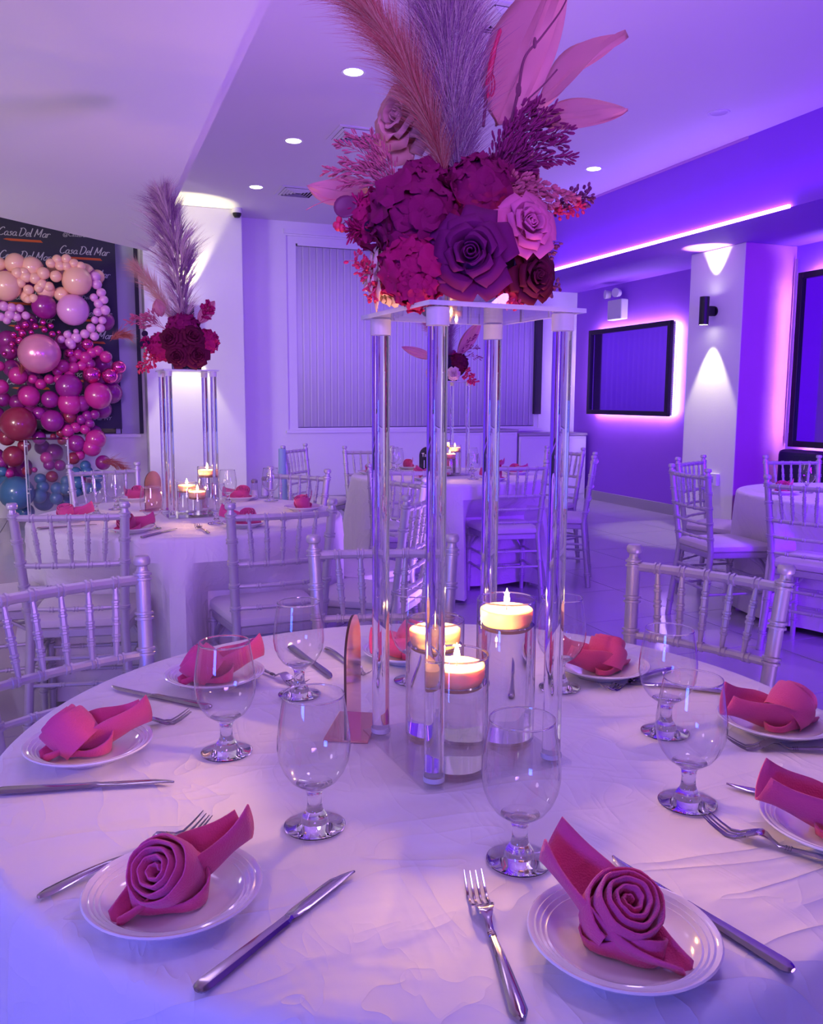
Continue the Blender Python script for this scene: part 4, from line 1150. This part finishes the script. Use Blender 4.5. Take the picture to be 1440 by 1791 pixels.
# plumes
plume(bq, [Q(800, 320, 0.01), Q(792, 220, 0.012), Q(782, 110, 0.015), Q(776, 0, 0.02), Q(778, -90, 0.025)], 0.074, 8000, 'plume_mauve', 41, 0.065, 0.00042, 0.9, start=0.04, mats2='plume_grey')
plume(bq, [Q(790, 300, 0.04), Q(742, 190, 0.045), Q(722, 90, 0.05), Q(715, 0, 0.06), Q(712, -60, 0.06)], 0.034, 1300, 'plume_grey', 43, 0.040, 0.00030, 0.5, start=0.25)
plume(bq, [Q(778, 325, -0.015), Q(752, 240, -0.02), Q(712, 150, -0.02), Q(652, 62, -0.02), Q(575, -20, -0.02), Q(520, -70, -0.02)], 0.022, 5200, 'plume_coral', 42, 0.070, 0.00034, 1.25, start=0.05, mats2='plume_tan')
# grass sprays
g1 = [Q(*p, -0.02) - Q(705, 350, -0.02) for p in ((592, 262), (585, 310), (612, 248), (600, 290), (640, 262), (630, 300), (655, 290), (570, 308), (600, 330), (648, 250))]
grass(bq, Q(705, 350, -0.02), g1, 'grass_rose', 51, 0.10, 34, seed_len=0.0085, sr=0.0014)
g2 = [Q(*p, -0.02) - Q(845, 335, -0.02) for p in ((985, 240), (960, 205), (975, 262), (935, 195), (915, 200), (990, 285), (945, 250), (950, 290), (905, 225), (925, 300), (880, 235), (895, 260), (965, 225), (930, 228))]
grass(bq, Q(845, 335, -0.02), g2, 'grass_plum', 52, 0.12, 46, seed_len=0.0095, sr=0.0017)
g3 = [Q(*p, -0.04) - Q(850, 360, -0.04) for p in ((945, 330), (985, 345), (960, 362), (920, 318), (1000, 352))]
grass(bq, Q(850, 360, -0.04), g3, 'grass_rose', 53, 0.10, 40, seed_len=0.007, sr=0.0022)
# berries and buds
berry_sprig(bq, Q(660, 500, -0.03), Q(618, 455, -0.04) - Q(660, 500, -0.03), 'berry', 61, 60, 0.75, 0.0026, 1.5)
berry_sprig(bq, Q(672, 490, -0.04), Q(640, 520, -0.04) - Q(672, 490, -0.04), 'berry', 62, 34, 0.8, 0.0026, 1.6)
berry_sprig(bq, Q(700, 395, -0.02), Q(622, 365, -0.03) - Q(700, 395, -0.02), 'petal_raspberry', 63, 130, 0.55, 0.0018, 3.4)
berry_sprig(bq, Q(690, 420, -0.03), Q(612, 405, -0.03) - Q(690, 420, -0.03), 'petal_raspberry', 64, 110, 0.5, 0.0018, 3.6)
berry_sprig(bq, Q(945, 375, 0.0), Q(1022, 348, -0.01) - Q(945, 375, 0.0), 'bud_dark', 65, 70, 0.5, 0.0030, 1.2)
berry_sprig(bq, Q(955, 380, -0.02), Q(1010, 365, -0.02) - Q(955, 380, -0.02), 'berry', 66, 50, 0.5, 0.0026, 1.3)
berry_sprig(bq, Q(930, 505, -0.03), Q(978, 500, -0.03) - Q(930, 505, -0.03), 'bud_dark', 67, 34, 0.7, 0.0028, 1.3)
berry_sprig(bq, Q(948, 460, 0.02), Q(970, 425, 0.02) - Q(948, 460, 0.02), 'bud_dark', 68, 30, 0.7, 0.0028, 1.3)
berry_sprig(bq, Q(870, 530, -0.09), Q(900, 528, -0.09) - Q(870, 530, -0.09), 'berry', 69, 20, 0.6, 0.0024, 1.3)
round_leaf(bq, Q(604, 367, -0.03), V((-0.2, -1, 0.1)), 0.0165)
round_leaf(bq, Q(622, 362, -0.02), V((0.2, -1, 0.3)), 0.013)
for (a, b_, r_) in ((590, 399, 0.0058), (597, 402, 0.0052), (586, 397, 0.0042), (592, 388, 0.0045)):
    MB().ell(Q(a, b_, -0.03), (r_, r_, r_ * 1.2), 10, 7).build('red_berry', 'berry', bq)
MB().tube(smooth_path([Q(640, 372, -0.02), Q(610, 388, -0.03), Q(594, 398, -0.03)], 5), 0.0008, 5).build('berry_stalk', 'twig', bq)
MB().tube(smooth_path([Q(622, 360, -0.02), Q(580, 355, -0.03), Q(555, 362, -0.03), Q(535, 372, -0.03)], 6), 0.0005, 5).build('tendril', 'grass_rose', bq)
for (a, b_, r_) in ((660, 388, 0.012), (645, 398, 0.009), (672, 418, 0.009), (682, 428, 0.008), (692, 425, 0.007)):
    round_leaf(bq, Q(a, b_, -0.045), V((-0.4, -1, 0.3)), r_, 'leaf_dark')
# blush leaves
blade(bq, Q(868, 235, 0.045), Q(978, -30, 0.03), V((1, 0.25, 0.25)), 0.052, 'leaf_blush', 71, 0.30, 0.05, shape=0.78)
blade(bq, Q(925, 215, 0.03), Q(1080, 84, 0.0), V((0.6, 0.25, 0.9)), 0.036, 'leaf_blush', 72, 0.35, 0.04, shape=1.15)
blade(bq, Q(925, 222, 0.01), Q(1084, 205, -0.03), V((-0.1, 0.3, 1)), 0.024, 'leaf_blush', 73, -0.35, 0.07, shape=0.95)
blade(bq, Q(650, 340, 0.07), Q(548, 338, 0.10), V((0, 0.4, 1)), 0.026, 'leaf_blush', 74, 0.2, 0.05)
blade(bq, Q(940, 330, 0.04), Q(900, 250, 0.03), V((1, 0.3, 0.2)), 0.018, 'leaf_blush', 76, 0.2, 0.05)
MB().tube(smooth_path([Q(884, 245, 0.0), Q(898, 180, -0.01), Q(908, 125, -0.01), Q(935, 92, -0.01), Q(968, 48, -0.01), Q(986, 8, -0.01)], 8), [0.0026 - 0.0018 * i / 40 for i in range(41)], 7).ell(Q(925, 100, -0.01), (0.003, 0.003, 0.008), 7, 5).ell(Q(899, 175, -0.01), (0.0042, 0.0035, 0.010), 7, 5).build('twig', 'twig', bq)
MB().tube(smooth_path([Q(905, 200, 0.0), Q(940, 168, -0.01), Q(964, 142, -0.01)], 5), 0.0012, 5).build('twig', 'twig', bq)
MB().tube([Q(841, 235, 0.0), Q(845, 190, 0.0)], [0.0022, 0.0026], 7).build('twig', 'twig', bq)
def loop_path(cx, cy, rx, ry, y): return [Q(cx + rx * math.sin(a), cy + ry * math.cos(a), y) for a in [2 * PI * k / 20 for k in range(21)]]
mb = MB().tube(loop_path(853, 168, 6.5, 18, 0.0), 0.0011, 6).tube(loop_path(850, 168, 5, 20, 0.004), 0.0011, 6)
mb.tube(smooth_path([Q(848, 190, 0.0), Q(851, 150, 0.0), Q(856, 118, 0.0), Q(868, 78, 0.0)], 6), [0.0014] * 6 + [0.0045] * 7 + [0.003] * 5 + [0.001], 7)
mb.build('red_loop', 'berry', bq)

# ---- bouquet on the second table
b2 = tag(empty('flower_bouquet', (0.45, 4.05, TZ + 0.667), R(-6)), 'wine red bouquet with one tall plume, before the left column', 'bouquet', 'flower bouquets')
k2 = 3.89 / 1494
def Q2(px, py, y=0.0): return V(((px - 329) * k2, y, (640 - py) * k2 + 0.13 * y))
MB().box((0.0, 0.0, 0.035), (0.13, 0.13, 0.07)).build('flower_box', 'foam_box', b2, bevel=0.004)
MB().ell((-0.01, 0.02, 0.12), (0.09, 0.08, 0.075), 18, 11).build('foliage_base', 'leaf_dark', b2)
rose(b2, Q2(346, 610, -0.125), V((0.2, -1, 0.0)), 0.060, 'rose_wine', 81)
rose(b2, Q2(314, 612, -0.125), V((-0.25, -1, -0.1)), 0.056, 'rose_wine', 82)
rose(b2, Q2(303, 584, -0.11), V((-0.45, -1, 0.3)), 0.056, 'rose_wine', 83)
rose(b2, Q2(340, 580, -0.11), V((0.3, -1, 0.5)), 0.058, 'rose_wine', 84)
hydrangea(b2, Q2(290, 600, -0.03), V((-1, -0.4, 0.1)), 0.070, 'petal_raspberry', 85, 24)
hydrangea(b2, Q2(362, 590, -0.02), V((1, -0.3, 0.2)), 0.062, 'petal_raspberry', 86, 24)
hydrangea(b2, Q2(325, 574, -0.01), V((0, -0.6, 1)), 0.085, 'petal_plum', 87, 28)
hydrangea(b2, Q2(324, 596, -0.02), V((0, -1, 0.3)), 0.070, 'petal_raspberry', 89, 26)
hydrangea(b2, V((0, 0.09, 0.10)), V((0, 1, 0.2)), 0.085, 'petal_plum', 88, 26)
plume(b2, [Q2(325, 565, 0.0), Q2(322, 500, 0.0), Q2(316, 440, 0.0), Q2(306, 390, 0.0), Q2(296, 345, 0.0)], 0.080, 420, 'plume_grey', 91, 0.15, 0.0011, 1.0, start=0.03, mats2='plume_mauve', clump=14)
plume(b2, [Q2(312, 560, 0.05), Q2(292, 525, 0.06), Q2(268, 490, 0.07), Q2(247, 466, 0.08)], 0.028, 900, 'plume_tan', 92, 0.10, 0.0008, 1.6, start=0.05)
grass(b2, Q2(295, 570, -0.03), [Q2(*p, -0.05) - Q2(295, 570, -0.03) for p in ((234, 558), (245, 550), (262, 552), (258, 565), (272, 545))], 'grass_rose', 93, 0.2, 26, seed_len=0.016, sr=0.0028)
berry_sprig(b2, Q2(283, 610, -0.05), Q2(252, 636, -0.06) - Q2(283, 610, -0.05), 'berry', 94, 60, 0.8, 0.006, 1.5)
berry_sprig(b2, Q2(285, 600, -0.05), Q2(258, 590, -0.06) - Q2(285, 600, -0.05), 'petal_raspberry', 95, 60, 0.8, 0.006, 1.5)
berry_sprig(b2, Q2(362, 595, -0.04), Q2(378, 585, -0.04) - Q2(362, 595, -0.04), 'berry', 96, 50, 1.0, 0.006, 1.4)
berry_sprig(b2, Q2(355, 555, 0.0), Q2(374, 528, 0.0) - Q2(355, 555, 0.0), 'petal_raspberry', 97, 30, 0.7, 0.008, 1.7)
blade(b2, Q2(350, 560, 0.0), Q2(380, 520, 0.0), V((1, 0, 0.6)), 0.03, 'leaf_blush', 98)
blade(b2, Q2(290, 550, 0.02), Q2(282, 520, 0.0), V((1, 0, 0.1)), 0.03, 'leaf_blush', 99)
for (a, b_) in ((262, 578), (268, 590), (258, 595)): round_leaf(b2, Q2(a, b_, -0.06), V((-0.3, -1, 0.2)), 0.014, 'leaf_dark')

# ---- bouquet on the back table
b3 = tag(empty('flower_bouquet', (2.44, 5.64, TZ + 0.667), R(-22)), 'small dark bouquet on the back table, seen under the near stand top', 'bouquet', 'flower bouquets')
MB().box((0, 0, 0.03), (0.11, 0.11, 0.06)).build('flower_box', 'foam_box', b3, bevel=0.004)
MB().ell((0, 0, 0.10), (0.12, 0.11, 0.085), 16, 10).build('foliage_base', 'leaf_dark', b3)
hydrangea(b3, V((-0.07, -0.06, 0.10)), V((-0.5, -1, 0.2)), 0.075, 'petal_plum', 101, 22)
hydrangea(b3, V((0.06, -0.05, 0.12)), V((0.5, -1, 0.3)), 0.075, 'rose_wine', 102, 22)
hydrangea(b3, V((0.0, 0.05, 0.15)), V((0, 0.3, 1)), 0.08, 'petal_raspberry', 103, 22)
rose(b3, V((0.03, -0.13, 0.05)), V((0.1, -1, 0.0)), 0.05, 'rose_cream', 104)
rose(b3, V((-0.14, -0.02, 0.06)), V((-1, -0.6, 0.0)), 0.05, 'rose_cream', 105)
plume(b3, [V((0, 0, 0.16)), V((-0.01, 0, 0.30)), V((0.0, 0, 0.50)), V((0.02, 0, 0.75))], 0.05, 1800, 'plume_mauve', 106, 0.10, 0.0012, 0.9, start=0.03)
plume(b3, [V((0, 0, 0.16)), V((-0.08, 0, 0.30)), V((-0.22, 0, 0.48))], 0.03, 500, 'plume_coral', 107, 0.10, 0.0012, 1.4, start=0.05)
grass(b3, V((0.04, 0, 0.14)), [V((0.16, 0, 0.10)), V((0.14, 0, 0.18)), V((0.18, 0, 0.02)), V((-0.14, 0, 0.16))], 'grass_plum', 108, 0.2, 18, seed_len=0.018, sr=0.003)
berry_sprig(b3, V((0.10, -0.08, 0.08)), V((0.07, -0.03, -0.09)), 'berry', 109, 50, 0.7, 0.008, 1.4)
blade(b3, V((-0.1, 0.0, 0.16)), V((-0.34, 0, 0.24)), V((0, 0, 1)), 0.035, 'leaf_blush', 110)
blade(b3, V((0.06, 0.02, 0.18)), V((0.22, 0, 0.42)), V((1, 0, -0.4)), 0.05, 'leaf_blush', 111)

# ---------------------------------------------------------------- banner with the house name
bn = tag(empty('banner', (-0.86, Y1 - 0.055, BZ0 + 0.06)), 'navy step-and-repeat banner lettered Casa Del Mar behind the balloons', 'banner')
BW, BH = 2.52, 2.25
MB().box((0, 0.006, BH / 2), (BW, 0.012, BH)).build('sheet', 'banner_navy', bn)
GLY = {
 'C': (0.72, [[(0.62, 0.85), (0.5, 1.0), (0.25, 0.9), (0.05, 0.5), (0.12, 0.1), (0.4, 0.0), (0.65, 0.15)]]),
 'a': (0.54, [[(0.4, 0.42), (0.25, 0.5), (0.05, 0.3), (0.08, 0.05), (0.25, 0.0), (0.4, 0.2), (0.42, 0.48)], [(0.42, 0.48), (0.4, 0.1), (0.5, 0.0), (0.58, 0.1)]]),
 's': (0.44, [[(0.38, 0.42), (0.25, 0.5), (0.12, 0.4), (0.3, 0.22), (0.28, 0.05), (0.1, 0.0), (0.0, 0.08)]]),
 'D': (0.80, [[(0.12, 1.0), (0.05, 0.0)], [(-0.05, 0.95), (0.35, 1.02), (0.68, 0.7), (0.6, 0.25), (0.3, 0.0), (0.0, 0.02)]]),
 'e': (0.46, [[(0.05, 0.25), (0.4, 0.3), (0.35, 0.48), (0.15, 0.45), (0.03, 0.2), (0.15, 0.0), (0.42, 0.1)]]),
 'l': (0.34, [[(0.15, 1.05), (0.08, 0.1), (0.15, 0.0), (0.25, 0.06)]]),
 'M': (0.92, [[(0.0, 0.0), (0.15, 1.0)], [(0.15, 1.0), (0.4, 0.25), (0.75, 1.05)], [(0.75, 1.05), (0.70, 0.0)]]),
 'r': (0.46, [[(0.05, 0.5), (0.05, 0.0)], [(0.05, 0.3), (0.2, 0.48), (0.42, 0.42)]]), ' ': (0.26, [])}
def wordmark(word, h):
    mb = MB(); x = 0.0
    for chh in word:
        adv, strokes = GLY[chh]
        for stq in strokes:
            P = smooth_path([(x + p[0] + 0.32 * p[1], 0, p[1]) for p in stq], 4); vs = []
            for i, p in enumerate(P):
                d = (P[min(i + 1, len(P) - 1)] - P[max(i - 1, 0)]).normalized(); nn = V((-d.z, 0, d.x)); w = 0.055 * (0.6 + 0.5 * abs(d.z))
                vs += [p + nn * w, p - nn * w]
            mb.add([q * h for q in vs], [(2 * i, 2 * i + 1, 2 * i + 3, 2 * i + 2) for i in range(len(P) - 1)], 0, False)
        x += adv
    return mb.mesh('lettering', 'banner_ink'), x * h
wm, wl_ = wordmark('Casa Del Mar', 0.080)
ub = MB(); ub.add([V((0.09, 0, -0.056)), V((0.40, 0, -0.056)), V((0.38, 0, -0.032)), V((0.05, 0, -0.032)), V((0.02, 0, -0.042))], [(0, 1, 2, 3, 4)], 0, False)
underline_me = ub.mesh('underline', 'banner_orange')
cu0 = bpy.data.curves.new('handle_text', 'FONT'); cu0.body = '@CasaDelMar NY'; cu0.size = 0.054; cu0.shear = 0.25; cu0.materials.append(MATS['banner_ink'])
_o = bpy.data.objects.new('handle_text', cu0); COL.objects.link(_o); bpy.context.view_layer.update()
ht = bpy.data.meshes.new_from_object(_o.evaluated_get(bpy.context.evaluated_depsgraph_get())); bpy.data.objects.remove(_o)
row = 0
for c_ in range(5):
    x0 = BW / 2 - 0.565 - c_ * 0.585
    z = BH - 0.035 - (0.17 if c_ % 2 == 0 else 0.02)
    n_ = 0
    while z > 0.08:
        if x0 > -BW / 2:
            if n_ % 3 == 0:
                link('lettering', ht, bn, (x0 + 0.04, -0.002, z), (PI / 2, 0, 0)); z -= 0.18
            else:
                link('lettering', wm, bn, (x0, -0.003, z)); link('underline', underline_me, bn, (x0 + 0.03, -0.002, z)); z -= 0.235
        else: z -= 0.2
        n_ += 1

# ---------------------------------------------------------------- balloon garland before the banner
ball = tag(empty('balloon_garland', (-0.45, 9.3, 0)), 'ombre balloon garland from peach through magenta to blue before banner', 'balloons')
def bal_mesh(mat):
    prof = [(0.0, -1.10), (0.07, -1.07), (0.05, -1.03)] + [(math.sin(a) * (1 - 0.06 * max(0, math.cos(a))), -math.cos(a) * (1.03 if math.cos(a) > 0 else 1.0)) for a in [0.06 + (PI - 0.06) * i / 12 for i in range(12)]] + [(0.0, 1.0)]
    return MB().lathe(prof, 20).mesh('balloon', 'balloon_' + mat)
BM = {}
BAL = [(-0.64,9.27,2.36,0.141,'peach'), (-0.55,9.29,2.58,0.097,'peach'), (-0.40,9.29,2.55,0.103,'peach'), (-0.69,9.31,2.57,0.063,'peach'), (-0.00,9.26,2.44,0.145,'peach'),
 (-0.05,9.26,2.16,0.155,'lilac'), (-0.31,9.28,2.18,0.119,'plum'), (-0.29,9.30,2.34,0.089,'peach'), (-0.46,9.31,2.28,0.069,'peach'), (-0.15,9.31,2.31,0.074,'peach'),
 (-0.17,9.22,2.63,0.047,'peach'), (-0.09,9.22,2.64,0.047,'peach'), (-0.23,9.22,2.59,0.047,'peach'), (-0.15,9.22,2.57,0.047,'peach'), (-0.09,9.22,2.57,0.047,'peach'),
 (-0.02,9.22,2.60,0.047,'peach'), (0.04,9.22,2.58,0.044,'peach'), (-0.19,9.22,2.47,0.057,'peach'), (-0.30,9.21,2.49,0.060,'peach'), (-0.26,9.22,2.37,0.047,'peach'),
 (-0.32,9.22,2.39,0.051,'peach'), (-0.35,9.22,2.35,0.045,'peach'), (-0.44,9.22,2.33,0.050,'peach'), (-0.46,9.22,2.45,0.056,'peach'), (-0.38,9.22,2.44,0.056,'peach'),
 (-0.53,9.22,2.48,0.056,'peach'), (-0.47,9.22,2.49,0.048,'peach'), (-0.40,9.22,2.25,0.044,'peach'), (-0.45,9.23,2.24,0.039,'peach'), (-0.51,9.22,2.39,0.048,'peach'),
 (-0.67,9.27,2.17,0.048,'lilac'), (-0.60,9.27,2.16,0.044,'lilac'), (-0.53,9.28,2.16,0.039,'lilac'), (-0.62,9.27,2.09,0.047,'lilac'), (-0.56,9.28,2.07,0.041,'lilac'),
 (-0.48,9.28,2.09,0.041,'lilac'), (-0.65,9.28,2.04,0.039,'lilac'), (-0.70,9.28,2.07,0.041,'lilac'), (0.17,9.27,2.49,0.052,'lilac'), (0.18,9.27,2.42,0.052,'lilac'),
 (0.22,9.27,2.34,0.046,'lilac'), (0.15,9.28,2.29,0.040,'lilac'), (0.24,9.27,2.27,0.044,'lilac'), (0.19,9.27,2.23,0.046,'lilac'), (0.25,9.27,2.17,0.050,'lilac'),
 (0.18,9.27,2.15,0.044,'lilac'), (0.22,9.28,2.07,0.040,'lilac'), (0.15,9.28,2.07,0.038,'lilac'), (0.11,9.27,1.99,0.046,'lilac'), (0.20,9.27,1.99,0.044,'lilac'),
 (0.14,9.27,1.91,0.044,'lilac'), (0.05,9.27,1.93,0.046,'lilac'), (-0.03,9.27,1.89,0.050,'lilac'), (-0.09,9.27,1.84,0.052,'lilac'), (-0.11,9.28,1.92,0.040,'lilac'),
 (-0.17,9.28,1.87,0.038,'lilac'), (-0.03,9.28,1.95,0.028,'lilac'), (-0.08,9.27,1.82,0.044,'lilac'), (-0.49,9.28,2.00,0.037,'chrome'), (-0.56,9.28,1.97,0.031,'chrome'),
 (-0.52,9.28,1.92,0.039,'chrome'), (-0.60,9.28,1.90,0.033,'chrome'), (-0.55,9.28,1.85,0.039,'chrome'), (-0.62,9.28,1.81,0.033,'chrome'), (-0.44,9.28,1.93,0.027,'chrome'),
 (-0.40,9.28,1.99,0.033,'chrome'), (-0.33,9.28,2.03,0.030,'chrome'), (-0.32,9.28,1.96,0.032,'chrome'), (-0.26,9.28,2.00,0.030,'chrome'), (-0.25,9.28,1.92,0.034,'chrome'),
 (-0.19,9.29,1.94,0.022,'chrome'), (-0.43,9.29,2.05,0.020,'chrome'), (-0.61,9.29,1.75,0.024,'chrome'), (-0.69,9.29,1.72,0.023,'chrome'), (-0.37,9.14,1.72,0.192,'pearl'),
 (0.10,9.30,1.53,0.089,'chrome'), (0.27,9.30,1.52,0.080,'chrome'), (0.36,9.31,1.61,0.068,'chrome'), (0.24,9.31,1.71,0.061,'magenta'), (0.07,9.31,1.83,0.059,'chrome'),
 (-0.10,9.32,1.74,0.048,'chrome'), (-0.02,9.32,1.73,0.050,'magenta'), (0.05,9.31,1.70,0.061,'magenta'), (0.11,9.32,1.75,0.053,'magenta'), (0.17,9.32,1.77,0.053,'magenta'),
 (-0.17,9.31,1.61,0.068,'magenta'), (-0.07,9.31,1.60,0.058,'magenta'), (-0.11,9.32,1.52,0.052,'magenta'), (-0.21,9.32,1.48,0.052,'magenta'), (-0.30,9.32,1.48,0.050,'magenta'),
 (0.01,9.32,1.62,0.053,'magenta'), (0.09,9.32,1.64,0.049,'plum'), (-0.07,9.32,1.68,0.042,'magenta'), (-0.22,9.32,1.56,0.052,'magenta'), (-0.58,9.30,1.51,0.089,'magenta'),
 (-0.45,9.32,1.48,0.048,'magenta'), (-0.38,9.32,1.43,0.054,'magenta'), (-0.12,9.27,1.41,0.126,'plum'), (-0.49,9.29,1.31,0.104,'magenta'), (-0.30,9.30,1.28,0.088,'plum'),
 (-0.12,9.28,1.24,0.116,'magenta'), (-0.01,9.30,1.24,0.081,'plum'), (0.15,9.27,1.32,0.135,'magenta'), (-0.74,9.31,1.40,0.074,'magenta'), (-0.74,9.32,1.60,0.049,'magenta'),
 (-0.60,9.25,1.04,0.171,'wine'), (-0.29,9.28,1.07,0.111,'plum'), (-0.41,9.31,1.14,0.068,'plum'), (-0.13,9.31,1.11,0.067,'wine'), (0.04,9.32,1.12,0.053,'plum'),
 (0.11,9.32,1.13,0.049,'plum'), (-0.02,9.32,1.08,0.051,'plum'), (-0.08,9.32,1.00,0.056,'magenta'), (-0.15,9.31,0.97,0.065,'magenta'), (0.06,9.32,1.04,0.047,'plum'),
 (0.01,9.32,0.98,0.051,'magenta'), (-0.22,9.32,0.95,0.044,'wine'), (-0.08,9.30,0.84,0.087,'plum'), (0.11,9.29,0.88,0.101,'magenta'), (0.07,9.29,0.80,0.094,'magenta'),
 (-0.21,9.32,0.87,0.045,'wine'), (-0.14,9.32,0.86,0.045,'plum'), (-0.29,9.33,0.91,0.030,'wine'), (-0.71,9.30,0.91,0.084,'wine'), (-0.66,9.29,0.72,0.105,'wine'),
 (-0.56,9.31,0.82,0.065,'wine'), (-0.11,9.31,0.69,0.063,'wine'), (-0.05,9.32,0.72,0.053,'magenta'), (-0.77,9.32,0.67,0.056,'plum'), (-0.55,9.32,0.57,0.048,'wine'),
 (-0.71,9.32,0.55,0.044,'magenta'), (-0.48,9.33,0.58,0.028,'magenta'), (-0.42,9.31,0.90,0.066,'plum'), (-0.36,9.31,0.70,0.061,'magenta'), (-0.32,9.31,0.51,0.059,'wine'),
 (-0.65,9.25,0.36,0.168,'teal'), (-0.77,9.32,0.57,0.050,'teal'), (-0.10,9.31,0.54,0.065,'teal'), (0.01,9.31,0.55,0.060,'teal'), (-0.08,9.31,0.44,0.066,'teal'),
 (0.01,9.31,0.38,0.060,'teal'), (-0.10,9.32,0.35,0.057,'teal'), (0.11,9.31,0.50,0.066,'teal'), (-0.00,9.32,0.61,0.055,'teal'), (0.17,9.30,0.64,0.077,'plum'),
 (-0.20,9.31,0.39,0.065,'teal'), (-0.45,9.30,0.32,0.077,'teal'), (-0.29,9.31,0.29,0.065,'teal'), (-0.19,9.32,0.46,0.055,'teal'), (0.09,9.32,0.40,0.058,'teal'),
 (-0.41,9.31,0.41,0.061,'teal'), (-0.28,9.31,0.39,0.061,'teal'), (-0.34,9.32,0.63,0.057,'plum'), (-0.24,9.32,0.62,0.057,'plum'), (-0.43,9.32,0.49,0.055,'teal'),
 (-0.62,9.63,1.25,0.082,'plum'), (-0.19,9.63,1.03,0.072,'plum'), (-0.92,9.63,0.50,0.078,'plum'), (-0.68,9.63,0.10,0.088,'teal'), (0.11,9.63,1.42,0.096,'plum'),
 (-0.73,9.63,1.01,0.102,'plum'), (-0.30,9.63,0.73,0.096,'plum'), (-0.85,9.63,0.70,0.091,'plum'), (-0.48,9.63,2.53,0.085,'plum'), (-0.08,9.63,0.37,0.099,'teal'),
 (0.22,9.63,1.64,0.102,'plum'), (-0.42,9.63,0.23,0.105,'teal'), (-0.73,9.63,2.26,0.075,'plum'), (0.28,9.63,1.53,0.096,'plum'), (-0.54,9.63,1.34,0.083,'plum'),
 (-0.49,9.63,1.14,0.092,'plum'), (-0.75,9.63,0.43,0.107,'teal'), (0.19,9.63,1.18,0.099,'plum'), (-0.69,9.63,0.51,0.091,'plum'), (-0.50,9.63,2.45,0.106,'plum'),
 (-0.82,9.63,0.59,0.084,'plum'), (-0.68,9.63,1.87,0.097,'plum'), (0.20,9.63,2.54,0.071,'peach'), (-0.02,9.63,1.80,0.104,'plum'), (0.29,9.63,1.35,0.111,'plum'),
 (-0.47,9.63,2.42,0.068,'peach'), (-0.65,9.63,1.59,0.091,'plum'), (-0.65,9.63,2.50,0.079,'plum'), (-0.44,9.63,1.46,0.089,'plum'), (-0.14,9.63,1.11,0.092,'plum'),
 (-0.21,9.63,0.21,0.091,'teal'), (-0.41,9.63,0.79,0.078,'plum'), (-0.60,9.63,0.12,0.090,'teal'), (-0.19,9.63,2.60,0.091,'peach'), (-0.88,9.63,1.06,0.092,'plum'),
 (-0.83,9.63,1.03,0.086,'plum'), (-0.07,9.63,1.74,0.097,'plum'), (0.04,9.63,2.58,0.095,'peach'), (-0.36,9.63,1.12,0.081,'plum'), (-0.44,9.63,1.83,0.082,'plum'),
 (-0.16,9.63,1.87,0.084,'plum'), (0.08,9.63,2.57,0.098,'peach'), (-0.49,9.63,2.06,0.099,'plum'), (-0.57,9.63,2.14,0.084,'plum'), (-0.02,9.63,2.38,0.082,'peach'),
 (0.11,9.63,1.52,0.104,'plum'), (-0.67,9.63,1.77,0.093,'plum'), (0.17,9.63,1.49,0.079,'plum'), (-0.75,9.63,1.28,0.075,'plum'), (0.03,9.63,0.47,0.078,'plum'),
 (-0.60,9.63,0.57,0.094,'plum'), (0.09,9.63,1.76,0.074,'plum'), (-0.59,9.63,0.60,0.079,'plum'), (-0.47,9.63,1.57,0.085,'plum'), (-0.46,9.63,0.27,0.076,'teal'),
 (-0.94,9.63,0.23,0.103,'teal'), (0.30,9.63,1.54,0.109,'plum'), (0.25,9.63,2.09,0.100,'plum'), (0.09,9.63,0.93,0.091,'plum'), (-0.53,9.63,1.76,0.077,'plum'),
 (-0.82,9.63,1.13,0.079,'plum'), (0.12,9.63,2.53,0.096,'plum'), (0.18,9.63,1.16,0.071,'plum'), (0.03,9.63,2.21,0.081,'plum')]
brng = random.Random(5)
for (bx, by, bz, br_, mt) in BAL:
    if mt not in BM: BM[mt] = bal_mesh(mt)
    d = V((brng.uniform(-.6, .6), brng.uniform(-1, -.2), brng.uniform(-.5, .6))).normalized()
    o = link('balloon', BM[mt], ball, (bx + 0.45, by - 9.3, bz), frame(d)); o.scale = (br_, br_, br_ * 1.04)
for i, (a, b_) in enumerate((((0.28, 9.15, 1.86), (0.46, 9.10, 1.92)), ((0.14, 9.1, 0.66), (0.36, 9.05, 0.60)), ((-0.55, 9.2, 1.5), (-0.50, 9.1, 1.68)))):
    pl_ = plume(ball, [V(a) + V((0.45, -9.3, 0)), (V(a) + V(b_)) / 2 + V((0.45, -9.3, 0.03)), V(b_) + V((0.45, -9.3, 0))], 0.04, 260, 'plume_coral', 120 + i, 0.12, 0.0022, 1.3, name='grass_tuft')

# clear plinth in front
t = tag(empty('acrylic_plinth', (-0.315, 8.35, 0)), 'clear acrylic plinth standing in front of the balloon garland', 'plinth')
pw, phh = 0.35, 0.93
for q in range(4):
    MB().box(M.Rotation(q * PI / 2, 3, 'Z') @ V((0, pw / 2, phh / 2)), (pw, 0.005, phh), 0, M.Rotation(q * PI / 2, 3, 'Z')).build('side_panel', 'acrylic_sheet', t)
MB().box((0, 0, phh + 0.003), (pw, pw, 0.006)).build('top_panel', 'acrylic_sheet', t)
mb = MB()
for (a, b_) in ((-1, -1), (1, -1), (1, 1), (-1, 1)):
    mb.box((a * pw / 2, b_ * pw / 2, phh / 2), (0.008, 0.008, phh))
    for zz in (phh - 0.05, phh / 2): mb.ell((a * (pw / 2 - 0.012), b_ * (pw / 2 + 0.004), zz), 0.008, 8, 6)
mb.build('edge_post', 'frosted', t)
